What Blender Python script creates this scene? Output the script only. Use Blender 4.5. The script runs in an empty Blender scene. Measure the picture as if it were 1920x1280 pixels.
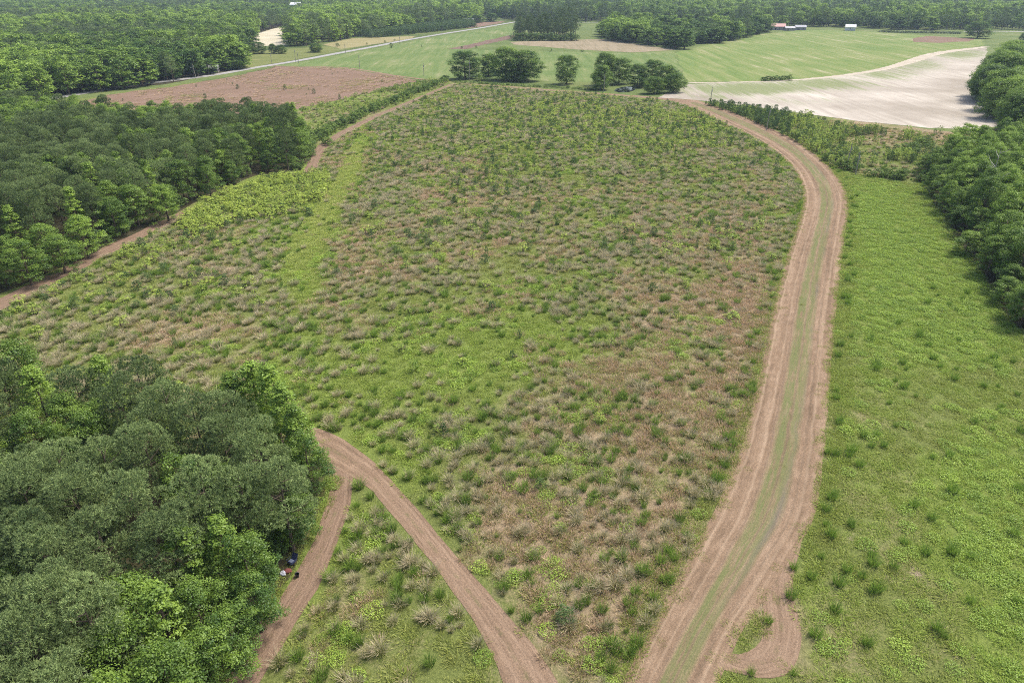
import bpy, math, random
import numpy as np
from mathutils import Vector
R = math.radians
sc = bpy.context.scene
rng = np.random.default_rng(7)
random.seed(7)

# ------------------------------------------------------------------ camera, sky, sun, exposure
CAM_H = 50.0
FPX = 1280.0                       # focal length in photograph pixels (24 mm on 36 mm, 1920 wide)
PITCH = math.atan(680.0 / FPX)     # horizon 40 px above the frame
cam_d = bpy.data.cameras.new("camera"); cam_d.lens = 24; cam_d.sensor_width = 36
cam_d.clip_start = 0.5; cam_d.clip_end = 20000
cam = bpy.data.objects.new("camera", cam_d); sc.collection.objects.link(cam)
cam.location = (0, 0, CAM_H); cam.rotation_euler = (math.pi / 2 - PITCH, 0, 0)
sc.camera = cam

SUN_EL, SUN_AZ = R(58), R(62)      # azimuth measured from +Y (view direction) towards +X
world = bpy.data.worlds.new("World"); sc.world = world; world.use_nodes = True
wn = world.node_tree.nodes; wl = world.node_tree.links
sky = wn.new("ShaderNodeTexSky"); sky.sky_type = 'NISHITA'; sky.sun_disc = False
sky.sun_elevation = SUN_EL; sky.sun_rotation = SUN_AZ; sky.dust_density = 4.0; sky.air_density = 1.0; sky.ozone_density = 1.0
bg = wn["Background"]; bg.inputs[1].default_value = 0.088
wl.new(sky.outputs[0], bg.inputs[0])
sun_d = bpy.data.lights.new("sun", 'SUN'); sun_d.energy = 1.5; sun_d.angle = R(10); sun_d.color = (1, 0.95, 0.87)
sun = bpy.data.objects.new("sun", sun_d); sc.collection.objects.link(sun)
sdir = Vector((math.sin(SUN_AZ) * math.cos(SUN_EL), math.cos(SUN_AZ) * math.cos(SUN_EL), math.sin(SUN_EL)))
sun.rotation_euler = sdir.to_track_quat('Z', 'Y').to_euler(); sun.location = sdir * 300
vs = sc.view_settings; vs.view_transform = 'Standard'; vs.look = 'None'; vs.gamma = 1; vs.exposure = 1.5; vs.use_curve_mapping = False
sc.cycles.use_denoising = False; sc.cycles.filter_width = 1.0
sc.cycles.max_bounces = 5; sc.cycles.diffuse_bounces = 3; sc.cycles.glossy_bounces = 2
sc.cycles.transmission_bounces = 3; sc.cycles.transparent_max_bounces = 4; sc.cycles.volume_bounces = 0

# ------------------------------------------------------------------ photograph pixel <-> ground
SP, CP = math.sin(PITCH), math.cos(PITCH)
def g(px, py, z=0.0):
    """Point at height z under photograph pixel (arrays allowed)."""
    px = np.asarray(px, float); py = np.asarray(py, float)
    u = (px - 960) / FPX; v = (py - 640) / FPX
    dz = -(SP + v * CP); dy = CP - v * SP
    t = (z - CAM_H) / dz
    return np.stack([u * t, dy * t, np.full_like(t, z)], -1)
def pix(P):
    P = np.asarray(P, float); x, y, z = P[..., 0], P[..., 1], P[..., 2] - CAM_H
    d = y * CP - z * SP
    v = -(y * SP + z * CP) / d
    return np.stack([960 + FPX * x / d, 640 + FPX * v], -1), d
def top_height(base_px, base_py, top_py):
    """Height of a thing that stands at the base pixel and reaches up to top_py."""
    b = g(base_px, base_py); v = (top_py - 640) / FPX
    return max(0.5, CAM_H - b[1] * (SP + v * CP) / (CP - v * SP))

def hsh(ix, iy, s):
    n = (ix.astype(np.int64) * 374761393 + iy.astype(np.int64) * 668265263 + s * 982451653) & 0x7fffffff
    n = ((n ^ (n >> 13)) * 1274126177) & 0x7fffffff
    return ((n ^ (n >> 16)) & 0xffff) / 65535.0
def vnoise(x, y, s=0):
    ix = np.floor(x); iy = np.floor(y); fx = x - ix; fy = y - iy
    fx = fx * fx * (3 - 2 * fx); fy = fy * fy * (3 - 2 * fy)
    a = hsh(ix, iy, s); b = hsh(ix + 1, iy, s); c = hsh(ix, iy + 1, s); d = hsh(ix + 1, iy + 1, s)
    return (a * (1 - fx) + b * fx) * (1 - fy) + (c * (1 - fx) + d * fx) * fy
def fbm(x, y, s=0, o=4):
    t = 0; a = 0.5; n = 0
    for k in range(o):
        t = t + a * vnoise(x * 2 ** k, y * 2 ** k, s + k); n += a; a *= 0.55
    return t / n
def inpoly(px, py, poly):
    poly = np.asarray(poly, float); c = np.zeros(np.shape(px), bool)
    x1, y1 = poly[-1]
    for x2, y2 in poly:
        if y1 != y2:
            c ^= ((y1 > py) != (y2 > py)) & (px < (x2 - x1) * (py - y1) / (y2 - y1) + x1)
        x1, y1 = x2, y2
    return c
def blobs(px, py, L):
    t = np.zeros(np.shape(px))
    for (cx, cy, sx, sy, a) in L:
        t = np.maximum(t, a * np.exp(-((px - cx) / sx) ** 2 - ((py - cy) / sy) ** 2))
    return t

# ------------------------------------------------------------------ materials
def mk(name):
    m = bpy.data.materials.new(name); m.use_nodes = True
    n = m.node_tree.nodes; n.clear()
    out = n.new("ShaderNodeOutputMaterial")
    return m, n, m.node_tree.links, out
class NT:
    def __init__(s, name):
        s.m, s.n, s.l, s.out = mk(name)
    def pos(s):
        return s.n.new("ShaderNodeNewGeometry").outputs['Position']
    def uv(s):
        return s.n.new("ShaderNodeTexCoord").outputs['UV']
    def attr(s, name, inst=False):
        a = s.n.new("ShaderNodeAttribute"); a.attribute_name = name
        if inst: a.attribute_type = 'INSTANCER'
        return a.outputs['Fac']
    def mapping(s, v, scale=(1, 1, 1), rot=(0, 0, 0), loc=(0, 0, 0)):
        m = s.n.new("ShaderNodeMapping"); m.inputs['Scale'].default_value = scale; m.inputs['Rotation'].default_value = rot
        m.inputs['Location'].default_value = loc
        s.l.new(v, m.inputs['Vector']); return m.outputs[0]
    def noise(s, v, scale, detail=4, rough=0.6, dist=0.0):
        t = s.n.new("ShaderNodeTexNoise"); t.inputs['Scale'].default_value = scale; t.inputs['Detail'].default_value = detail
        t.inputs['Roughness'].default_value = rough; t.inputs['Distortion'].default_value = dist
        s.l.new(v, t.inputs['Vector']); return t.outputs['Fac']
    def rand(s):
        return s.n.new("ShaderNodeObjectInfo").outputs['Random']
    def ramp(s, f, stops, interp='LINEAR'):
        r = s.n.new("ShaderNodeValToRGB"); e = r.color_ramp.elements; r.color_ramp.interpolation = interp
        while len(e) < len(stops): e.new(0.5)
        for k, (p, c) in enumerate(stops):
            e[k].position = p; e[k].color = (c, c, c, 1) if isinstance(c, (int, float)) else (*c, 1)
        s.l.new(f, r.inputs[0]); return r.outputs[0]
    def mix(s, f, a, b, mode='MIX'):
        m = s.n.new("ShaderNodeMix"); m.data_type = 'RGBA'; m.blend_type = mode
        for i, v in ((0, f), (6, a), (7, b)):
            if isinstance(v, (int, float)): m.inputs[i].default_value = v if i == 0 else (v, v, v, 1)
            elif isinstance(v, tuple): m.inputs[i].default_value = (*v, 1)
            else: s.l.new(v, m.inputs[i])
        return m.outputs[2]
    def math(s, op, a, b=0.0, c=0.0):
        m = s.n.new("ShaderNodeMath"); m.operation = op
        for i, v in enumerate((a, b, c)):
            if isinstance(v, (int, float)): m.inputs[i].default_value = v
            else: s.l.new(v, m.inputs[i])
        return m.outputs[0]
    def bump(s, h, strength=0.5, dist=0.1):
        b = s.n.new("ShaderNodeBump"); b.inputs['Strength'].default_value = strength; b.inputs['Distance'].default_value = dist
        s.l.new(h, b.inputs['Height']); return b.outputs[0]
    def principled(s, col, rough=0.9, spec=0.1, normal=None, metal=0):
        p = s.n.new("ShaderNodeBsdfPrincipled"); p.inputs['Roughness'].default_value = rough
        p.inputs['Specular IOR Level'].default_value = spec; p.inputs['Metallic'].default_value = metal
        if isinstance(col, tuple): p.inputs['Base Color'].default_value = (*col, 1)
        else: s.l.new(col, p.inputs['Base Color'])
        if normal is not None: s.l.new(normal, p.inputs['Normal'])
        s.l.new(p.outputs[0], s.out.inputs['Surface']); return s.m
    def leaf(s, col, trans=0.3, gloss=0.04):
        d = s.n.new("ShaderNodeBsdfDiffuse"); t = s.n.new("ShaderNodeBsdfTranslucent"); gl = s.n.new("ShaderNodeBsdfGlossy")
        gl.inputs['Roughness'].default_value = 0.45; gl.inputs['Color'].default_value = (0.8, 0.85, 0.9, 1)
        for x in (d, t): s.l.new(col, x.inputs['Color'])
        m1 = s.n.new("ShaderNodeMixShader"); m1.inputs[0].default_value = trans
        s.l.new(d.outputs[0], m1.inputs[1]); s.l.new(t.outputs[0], m1.inputs[2])
        m2 = s.n.new("ShaderNodeMixShader"); m2.inputs[0].default_value = gloss
        s.l.new(m1.outputs[0], m2.inputs[1]); s.l.new(gl.outputs[0], m2.inputs[2])
        s.l.new(m2.outputs[0], s.out.inputs['Surface']); return s.m

def plain(name, col, rough=0.7, spec=0.3, noise_scale=3.0, amt=0.25, metal=0):
    t = NT(name); f = t.noise(t.pos(), noise_scale, 4)
    c = t.mix(f, tuple(v * (1 - amt) for v in col), tuple(min(1, v * (1 + amt)) for v in col))
    return t.principled(c, rough, spec, metal=metal)

def foliage(name, lo, hi, trans=0.3, gloss=0.04, tip=None):
    """Leaf colour runs lo..hi with the per-plant tint and a fine leaf-to-leaf noise."""
    t = NT(name)
    f = t.attr("tint", True)
    n = t.noise(t.pos(), 1.3, 2)
    f = t.math('ADD', f, t.math('MULTIPLY', t.math('SUBTRACT', n, 0.5), 0.6))
    f = t.math('ADD', f, t.math('MULTIPLY', t.math('SUBTRACT', t.attr("clump"), 0.5), 0.55))
    c = t.mix(t.ramp(f, [(0, 0.0), (1, 1.0)]), lo, hi)
    n2 = t.noise(t.pos(), 9.0, 1)
    c = t.mix(0.35, c, t.ramp(n2, [(0.3, 0.5), (0.7, 1.0)]), 'MULTIPLY')
    if tip is not None:
        c = t.mix(t.attr("tipness"), c, tip)
    return t.leaf(c, trans, gloss)

M = {}
M['pine'] = foliage('pine_needles', (0.100, 0.152, 0.056), (0.360, 0.460, 0.175), 0.25, 0.01)
M['leaf'] = foliage('broad_leaves', (0.070, 0.140, 0.026), (0.310, 0.450, 0.070), 0.33, 0.02)
M['shrub'] = foliage('shrub_leaves', (0.095, 0.165, 0.035), (0.290, 0.410, 0.075), 0.3, 0.02)
M['sapling'] = foliage('sapling_leaves', (0.170, 0.260, 0.050), (0.460, 0.560, 0.100), 0.3, 0.02)
M['youngpine'] = foliage('young_pine_needles', (0.100, 0.175, 0.060), (0.260, 0.350, 0.110), 0.25, 0.02)
M['weed'] = foliage('weed_leaves', (0.190, 0.300, 0.045), (0.400, 0.540, 0.085), 0.3, 0.02)
M['bark'] = plain('bark', (0.13, 0.10, 0.075), 0.9, 0.1, 4)
M['deadbark'] = plain('dead_bark', (0.36, 0.33, 0.30), 0.9, 0.1, 4)

def tussock_mat(name, base0, base1, tip0, tip1):
    t = NT(name)
    h = t.attr("tipness"); f = t.attr("tint", True)
    a = t.mix(f, base0, base1); b = t.mix(f, tip0, tip1)
    c = t.mix(t.ramp(h, [(0.25, 0.0), (0.85, 1.0)]), a, b)
    n2 = t.noise(t.pos(), 7.0, 1)
    c = t.mix(0.3, c, t.ramp(n2, [(0.3, 0.55), (0.7, 1.0)]), 'MULTIPLY')
    return t.leaf(c, 0.3, 0.02)
M['tussock_green'] = tussock_mat('green_tussock_blades', (0.120, 0.200, 0.035), (0.190, 0.320, 0.045), (0.220, 0.320, 0.070), (0.300, 0.430, 0.075))
M['tussock_grey'] = tussock_mat('grey_tussock_blades', (0.190, 0.230, 0.055), (0.260, 0.290, 0.085), (0.580, 0.500, 0.330), (0.740, 0.610, 0.430))
M['drygrass'] = tussock_mat('dry_grass_blades', (0.350, 0.280, 0.135), (0.450, 0.335, 0.190), (0.640, 0.470, 0.300), (0.760, 0.550, 0.385))
M['sunlit_grass'] = tussock_mat('sunlit_patch_blades', (0.300, 0.360, 0.075), (0.360, 0.440, 0.080), (0.460, 0.510, 0.130), (0.560, 0.590, 0.170))  # lifted yellow-green: a patch of sunlight painted into the blades
M['lowgrass'] = tussock_mat('low_grass_blades', (0.270, 0.290, 0.070), (0.260, 0.370, 0.055), (0.400, 0.400, 0.120), (0.390, 0.510, 0.085))

# ------------------------------------------------------------------ mesh helpers
col = sc.collection
def mesh_np(name, V, F, mat=None, smooth=False, attrs=None):
    """F: (n,3) or (n,4) int array."""
    V = np.asarray(V, np.float32).reshape(-1, 3); F = np.asarray(F, np.int32); k = F.shape[1]
    me = bpy.data.meshes.new(name)
    me.vertices.add(len(V)); me.vertices.foreach_set('co', V.ravel())
    me.loops.add(F.size); me.loops.foreach_set('vertex_index', F.ravel())
    me.polygons.add(len(F)); me.polygons.foreach_set('loop_start', np.arange(0, F.size, k, dtype=np.int32))
    me.polygons.foreach_set('loop_total', np.full(len(F), k, np.int32))
    if smooth: me.polygons.foreach_set('use_smooth', np.ones(len(F), bool))
    me.update(calc_edges=True)
    for nm, a in (attrs or {}).items():
        at = me.attributes.new(nm, 'FLOAT', 'POINT'); at.data.foreach_set('value', np.asarray(a, np.float32))
    if mat: me.materials.append(mat)
    return me
def link(name, me, parent=None):
    o = bpy.data.objects.new(name, me); col.objects.link(o)
    if parent: o.parent = parent
    return o
def tag(o, label, cat=None, group=None, kind=None):
    if label: o['label'] = label
    if cat: o['category'] = cat
    if group: o['group'] = group
    if kind: o['kind'] = kind
    return o
class MB:
    """Collects boxes, tubes and faces into one mesh."""
    def __init__(s): s.v = []; s.f = []
    def face(s, pts):
        b = len(s.v); s.v += [tuple(map(float, p)) for p in pts]; s.f.append(tuple(range(b, b + len(pts))))
    def box(s, x0, x1, y0, y1, z0, z1):
        b = len(s.v)
        s.v += [(x, y, z) for z in (z0, z1) for x, y in ((x0, y0), (x1, y0), (x1, y1), (x0, y1))]
        s.f += [tuple(b + i for i in q) for q in ((3, 2, 1, 0), (4, 5, 6, 7), (0, 1, 5, 4), (1, 2, 6, 5), (2, 3, 7, 6), (3, 0, 4, 7))]
    def tube(s, pts, rad, n=6):
        pts = [Vector(p) for p in pts]; b0 = len(s.v)
        for i, p in enumerate(pts):
            d = (pts[min(i + 1, len(pts) - 1)] - pts[max(i - 1, 0)]).normalized()
            a = d.orthogonal().normalized(); c = d.cross(a); r = rad[i] if isinstance(rad, (list, tuple)) else rad
            for k in range(n):
                t = 2 * math.pi * k / n; q = p + (a * math.cos(t) + c * math.sin(t)) * r; s.v.append(tuple(q))
        for i in range(len(pts) - 1):
            for k in range(n):
                a = b0 + i * n + k; c = b0 + i * n + (k + 1) % n; s.f.append((a, c, c + n, a + n))
        s.f.append(tuple(b0 + k for k in reversed(range(n)))); e = b0 + (len(pts) - 1) * n; s.f.append(tuple(e + k for k in range(n)))
    def mesh(s, name, mat):
        me = bpy.data.meshes.new(name); me.from_pydata(s.v, [], s.f); me.update(); me.materials.append(mat); return me
    def build(s, name, mat, parent=None): return link(name, s.mesh(name, mat), parent)

def smooth_line(P, step):
    P = np.asarray(P, float); Q = np.vstack([2 * P[0] - P[1], P, 2 * P[-1] - P[-2]]); out = []
    for i in range(1, len(Q) - 2):
        n = max(2, int(np.linalg.norm(Q[i + 1] - Q[i]) / step))
        t = np.linspace(0, 1, n, endpoint=False)[:, None]
        p0, p1, p2, p3 = Q[i - 1], Q[i], Q[i + 1], Q[i + 2]
        out.append(0.5 * ((2 * p1) + (-p0 + p2) * t + (2 * p0 - 5 * p1 + 4 * p2 - p3) * t * t + (-p0 + 3 * p1 - 3 * p2 + p3) * t ** 3))
    return np.vstack(out + [P[-1:]])
def sheet(name, poly_px, z, mat, jitter=0.6, step=4.0):
    """Flat piece of ground whose outline was read off in photograph pixels; ragged edge."""
    P = g(*np.array(poly_px, float).T); n = len(P); out = []
    for i in range(n):
        a, b = P[i], P[(i + 1) % n]; k = max(1, int(np.linalg.norm(b - a) / step))
        for t in range(k): out.append(a + (b - a) * t / k)
    out = np.array(out)
    out[:, 0] += (fbm(out[:, 0] * .13, out[:, 1] * .13, 3) - .5) * 2 * jitter * 2
    out[:, 1] += (fbm(out[:, 0] * .13, out[:, 1] * .13, 9) - .5) * 2 * jitter * 2
    out[:, 2] = z
    import bmesh
    bm = bmesh.new(); vs_ = [bm.verts.new(p) for p in out]; f = bm.faces.new(vs_)
    if f.normal.z < 0 or True:
        f.normal_update()
        if f.normal.z < 0: f.normal_flip()
    bmesh.ops.triangulate(bm, faces=[f])
    me = bpy.data.meshes.new(name); bm.to_mesh(me); bm.free(); me.materials.append(mat)
    return tag(link(name, me), None, kind='structure')
def strip(name, left, right, z, mat, nu=10, step=1.5, jit=0.25, world=False):
    """Ribbon between two edge lines; UV.x across in 0..1, UV.y along in metres."""
    L = np.array(left, float) if world else g(*np.array(left, float).T)
    Rr = np.array(right, float) if world else g(*np.array(right, float).T)
    L = smooth_line(L, step); Rr = smooth_line(Rr, step)
    n = max(len(L), len(Rr))
    def res(Q):
        d = np.r_[0, np.cumsum(np.linalg.norm(np.diff(Q, axis=0), axis=1))]; s_ = np.linspace(0, d[-1], n)
        return np.stack([np.interp(s_, d, Q[:, k]) for k in range(3)], -1), d[-1]
    L, l1 = res(L); Rr, l2 = res(Rr)
    u = np.linspace(0, 1, nu + 1)
    dirv = Rr - L; wdt = np.linalg.norm(dirv, axis=1, keepdims=True); dirv = dirv / wdt
    s_ = np.linspace(0, (l1 + l2) / 2, n)
    jl = ((fbm(s_ * .5, s_ * 0 + 1.3, 5) - .5) * 2 * jit * 2)[:, None]; jr = ((fbm(s_ * .5, s_ * 0 + 7.3, 6) - .5) * 2 * jit * 2)[:, None]
    L = L + dirv * jl; Rr = Rr + dirv * jr
    V = L[:, None, :] * (1 - u)[None, :, None] + Rr[:, None, :] * u[None, :, None]
    V[..., 2] = z
    idx = np.arange(n * (nu + 1)).reshape(n, nu + 1)
    F = np.stack([idx[:-1, :-1], idx[:-1, 1:], idx[1:, 1:], idx[1:, :-1]], -1).reshape(-1, 4)
    # keep the faces looking up
    a, b, c = V.reshape(-1, 3)[F[0, 0]], V.reshape(-1, 3)[F[0, 1]], V.reshape(-1, 3)[F[0, 2]]
    if np.cross(b - a, c - a)[2] < 0: F = F[:, ::-1]
    me = mesh_np(name, V.reshape(-1, 3), F, mat)
    uvl = me.uv_layers.new(name='UVMap')
    UV = np.stack([np.broadcast_to(u[None, :], (n, nu + 1)), np.broadcast_to(s_[:, None], (n, nu + 1))], -1).reshape(-1, 2)
    uvl.data.foreach_set('uv', UV[F.ravel()].astype(np.float32).ravel())
    return tag(link(name, me), None, kind='structure')
def center_strip(name, line_px, width, z, mat, **k):
    P = smooth_line(g(*np.array(line_px, float).T), 6.0)
    T = np.gradient(P, axis=0); T /= np.linalg.norm(T, axis=1, keepdims=True); N = np.stack([-T[:, 1], T[:, 0], T[:, 2] * 0], -1)
    w = np.asarray(width, float); w = np.interp(np.linspace(0, 1, len(P)), np.linspace(0, 1, w.size), w.ravel())[:, None] if w.size > 1 else w
    return strip(name, P + N * w / 2, P - N * w / 2, z, mat, world=True, **k)

# ------------------------------------------------------------------ ground: what grows where
FIELD = [(1165, 1285), (1230, 1160), (1300, 1030), (1365, 900), (1400, 800), (1425, 700), (1445, 600), (1470, 500), (1500, 400), (1505, 360), (1490, 320),
         (1450, 280), (1400, 250), (1330, 215), (1270, 194), (1180, 184), (1100, 177), (1000, 170), (870, 158), (845, 160), (780, 188), (700, 222), (640, 252),
         (604, 278), (590, 318), (480, 345), (335, 408), (200, 475), (0, 578), (-500, 830), (-500, 900), (100, 830), (430, 850), (560, 835), (600, 808), (690, 860), (760, 930), (820, 1000), (905, 1100), (985, 1190), (1050, 1285)]
WEDGE = [(640, 905), (690, 915), (730, 960), (790, 1030), (850, 1110), (900, 1180), (955, 1285), (940, 1500), (400, 1500), (480, 1290), (560, 1150), (620, 1040), (650, 960)]
MEADOW = [(1350, 1290), (1480, 1260), (1500, 1150), (1480, 1070), (1525, 975), (1545, 880), (1556, 760), (1565, 640), (1575, 540), (1586, 450), (1592, 380), (1582, 345), (1560, 312),
          (1600, 325), (1680, 340), (1735, 345), (1770, 400), (1810, 470), (1860, 540), (1890, 600), (1960, 660), (2500, 900), (2500, 1600), (1200, 1600)]
REGROW = [(1315, 195), (1480, 214), (1600, 232), (1720, 247), (1800, 252), (1880, 240), (1900, 262), (1780, 300), (1735, 345), (1680, 340), (1600, 325), (1560, 312), (1500, 270), (1430, 237), (1370, 211)]
LEFTREG = [(560, 205), (700, 172), (790, 152), (845, 150), (845, 156), (780, 182), (700, 214), (640, 240), (600, 262), (585, 245)]
PINK = [(150, 192), (205, 178), (330, 162), (420, 147), (490, 132), (520, 125), (640, 128), (740, 142), (790, 152), (700, 172), (560, 205), (500, 215), (250, 235), (100, 230)]
TAN_B = [(1250, 790, 210, 180, 1.15), (1150, 1000, 240, 150, 1.1), (1395, 600, 70, 230, 1.1), (1100, 1180, 120, 110, 1), (1330, 820, 100, 140, 1.15), (1300, 450, 90, 90, .6), (1200, 400, 40, 60, .7),
         (680, 1120, 60, 90, .5), (620, 1200, 80, 60, .4), (330, 640, 150, 50, .5), (420, 470, 140, 50, .25), (650, 380, 60, 120, .5), (900, 350, 200, 60, .35), (800, 470, 250, 90, .3), (640, 560, 90, 80, .3),
         (1640, 245, 110, 22, .8), (1770, 258, 60, 16, .9), (1030, 800, 90, 60, .6)]
LIME_B = [(950, 630, 170, 80, 1), (1000, 580, 90, 50, .9), (780, 710, 160, 70, .9), (640, 780, 80, 90, .9), (760, 880, 50, 60, .7), (600, 410, 45, 70, 1), (565, 500, 45, 90, 1), (560, 640, 70, 90, .8), (650, 330, 30, 60, .9), (675, 270, 22, 40, .9),  # blobs along the sunlit strip put its brightness into the ground
          (540, 340, 90, 45, .7), (640, 1000, 60, 90, .6), (570, 1090, 40, 60, .8), (1100, 230, 380, 50, .7), (900, 165, 90, 10, .6), (1130, 780, 60, 30, .5)]
BRIGHT_M = [(1690, 520, 90, 150, 1), (1640, 400, 60, 60, .9), (1840, 560, 80, 120, .9), (1800, 640, 120, 60, .8), (1850, 950, 90, 150, 1), (1780, 900, 80, 60, .6), (1900, 1200, 80, 120, .8)]
SOIL_M = [(1680, 1060, 80, 90, 1), (1730, 1180, 90, 90, 1), (1700, 900, 100, 60, .8), (1790, 760, 60, 50, .7), (1850, 1260, 80, 60, .8), (1620, 1000, 50, 60, .6), (1700, 700, 60, 80, .5)]
def cover(x, y):
    """Growth weights (0..1) at ground points: dry tan grass, lush green, bare soil."""
    P, d = pix(np.stack([x, y, np.zeros_like(x)], -1)); px, py = P[..., 0], P[..., 1]
    n1 = fbm(x * .09, y * .09, 11); n2 = fbm(x * .35, y * .35, 23); n3 = fbm(x * .035, y * .035, 41)
    tan = blobs(px, py, TAN_B) + 0.10; lime = blobs(px, py, LIME_B) + 0.24
    tan = np.clip(tan + (n1 - .5) * 1.5 + (n2 - .5) * .8, 0, 1); lime = np.clip(lime + (n3 - .5) * 1.0 + (n2 - .5) * 1.0, 0, 1)
    mead = inpoly(px, py, MEADOW)
    lm = np.clip(0.42 + blobs(px, py, BRIGHT_M) * .8 + (n2 - .5) * 1.0 + (n1 - .5) * .6, 0, 1)
    sm = np.clip(blobs(px, py, SOIL_M) * .55 + (fbm(x * 1.3, y * 1.3, 29) - .5) * 2.6 - .55, 0, 1)
    tm = np.clip(0.30 - blobs(px, py, BRIGHT_M) * .4 + (n1 - .5) * .9, 0, 1)
    soil = np.clip((n2 - .6) * 2.2, 0, 1) * .6
    return np.where(mead, tm, tan), np.where(mead, lm, lime), np.where(mead, sm, soil), px, py, mead

def field_material(name):
    t = NT(name); p = t.pos()
    tan, lime, soil = t.attr('tan'), t.attr('lime'), t.attr('soil')
    fine = t.noise(p, 1.6, 6, .75); fine2 = t.ramp(t.noise(p, 3.2, 6, .8), [(.32, 0.0), (.68, 1.0)])
    green = t.mix(fine2, (0.080, 0.105, 0.028), (0.215, 0.245, 0.075))
    tanc = t.mix(fine2, (0.160, 0.132, 0.070), (0.400, 0.305, 0.200))
    limec = t.mix(fine2, (0.085, 0.125, 0.028), (0.235, 0.285, 0.070))
    soilc = t.mix(fine2, (0.220, 0.160, 0.105), (0.430, 0.340, 0.260))
    ft = t.ramp(t.math('ADD', t.math('MULTIPLY', tan, .75), t.math('MULTIPLY', fine, .6)), [(.45, 0.0), (.8, 1.0)])
    c = t.mix(ft, green, tanc)
    fl = t.ramp(t.math('ADD', t.math('MULTIPLY', lime, .8), t.math('MULTIPLY', fine, .5)), [(.55, 0.0), (.85, 1.0)])
    c = t.mix(fl, c, limec)
    fs = t.ramp(t.math('ADD', t.math('MULTIPLY', soil, .9), t.math('MULTIPLY', fine, .4)), [(.5, 0.0), (.75, 1.0)])
    c = t.mix(fs, c, soilc)
    return t.principled(c, 0.95, 0.05, t.bump(fine2, .6, .25))
M['field'] = field_material('rough_field')

def ground_mat(name, stops, scale=0.25, detail=6, streak=None, fine=(0.75, 1.15), fs=3.0, bump=.3):
    """Noise-driven colour ramp in metres; streak=(angle, across scale, along scale) stretches it along rows."""
    t = NT(name); p = t.pos()
    if streak:
        v = t.mapping(p, (streak[1], streak[2], 1), (0, 0, streak[0])); f = t.noise(v, 1.0, detail, .65, .3)
        f = t.math('ADD', t.math('MULTIPLY', f, .6), t.math('MULTIPLY', t.noise(p, scale, 5), .4))
    else: f = t.noise(p, scale, detail, .65)
    c = t.ramp(f, stops)
    n = t.noise(p, fs, 5, .7)
    c = t.mix(1.0, c, t.ramp(n, [(.25, fine[0]), (.75, fine[1])]), 'MULTIPLY')
    return t.principled(c, .95, .05, t.bump(n, bump, .2))

# base ground to the horizon
M['ground'] = ground_mat('far_ground', [(.3, (.07, .10, .03)), (.6, (.12, .15, .05)), (.8, (.20, .20, .09))], .02)
me = mesh_np('ground', [(-6000, -800, -.03), (6000, -800, -.03), (6000, 9000, -.03), (-6000, 9000, -.03)], [[0, 1, 2, 3]], M['ground'])
tag(link('ground', me), None, kind='structure')
# the rough field as a fine sheet that carries the growth weights
xs = np.arange(-230, 260, 1.5); ys = np.arange(8, 400, 1.5)
X, Y = np.meshgrid(xs, ys); tn, lm, so, px_, py_, md = cover(X, Y)
idx = np.arange(X.size).reshape(X.shape)
F = np.stack([idx[:-1, :-1], idx[:-1, 1:], idx[1:, 1:], idx[1:, :-1]], -1).reshape(-1, 4)
me = mesh_np('field', np.stack([X, Y, X * 0], -1).reshape(-1, 3), F, M['field'], attrs={'tan': tn.ravel(), 'lime': lm.ravel(), 'soil': so.ravel()})
tag(link('field', me), None, kind='structure')

# far fields
S1 = R(20)
M['crop'] = ground_mat('green_crop', [(.30, (.085, .130, .040)), (.47, (.125, .175, .055)), (.58, (.175, .205, .080)), (.68, (.29, .27, .17))], .02, 6, (R(70), .22, .018), (.8, 1.15), .5)
M['crop_right'] = ground_mat('pale_green_crop', [(.30, (.090, .145, .040)), (.45, (.140, .195, .055)), (.56, (.200, .225, .085)), (.66, (.36, .33, .22))], .014, 6, (R(-35), .18, .012), (.8, 1.15), .5)
M['lawn'] = ground_mat('dry_lawn', [(.3, (.12, .145, .045)), (.6, (.17, .185, .065)), (.8, (.25, .225, .10))], .06)
M['pink'] = ground_mat('bare_brown_soil', [(.25, (.135, .120, .060)), (.42, (.185, .125, .085)), (.62, (.215, .145, .105)), (.8, (.25, .19, .13))], .05, 7, None, (.72, 1.2), 1.0)
M['sand'] = None
M['plough'] = ground_mat('ploughed_strip', [(.3, (.14, .095, .072)), (.7, (.20, .14, .105))], .1)
M['stubble'] = ground_mat('pale_stubble', [(.3, (.17, .155, .08)), (.5, (.26, .215, .14)), (.75, (.34, .28, .19))], .03, 5, (R(80), .3, .02))
def sand_material():
    t = NT('sandy_soil'); p = t.pos()
    gx = t.attr('green')
    v = t.mapping(p, (.30, .016, 1), (0, 0, R(-52))); rows = t.noise(v, 1.0, 6, .7, .4)
    v2 = t.mapping(p, (1.1, .03, 1), (0, 0, R(-52))); rows2 = t.noise(v2, 1.0, 3, .6, .3)
    big = t.noise(p, .018, 4)
    sandc = t.mix(t.ramp(big, [(.35, 0.0), (.65, 1.0)]), (.29, .255, .205), (.52, .475, .405))
    sandc = t.mix(t.ramp(rows, [(.3, .6), (.6, 0.0)]), sandc, (.235, .198, .158))
    grn = t.mix(rows2, (.10, .14, .045), (.24, .26, .12))
    f = t.math('ADD', gx, t.math('MULTIPLY', t.math('SUBTRACT', rows, .5), 1.3)); f = t.math('ADD', f, t.math('MULTIPLY', t.math('SUBTRACT', rows2, .5), .8))
    c = t.mix(t.ramp(f, [(.42, 0.0), (.75, .9)]), sandc, grn)
    return t.principled(c, .95, .05)
M['sand'] = sand_material()

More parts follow.
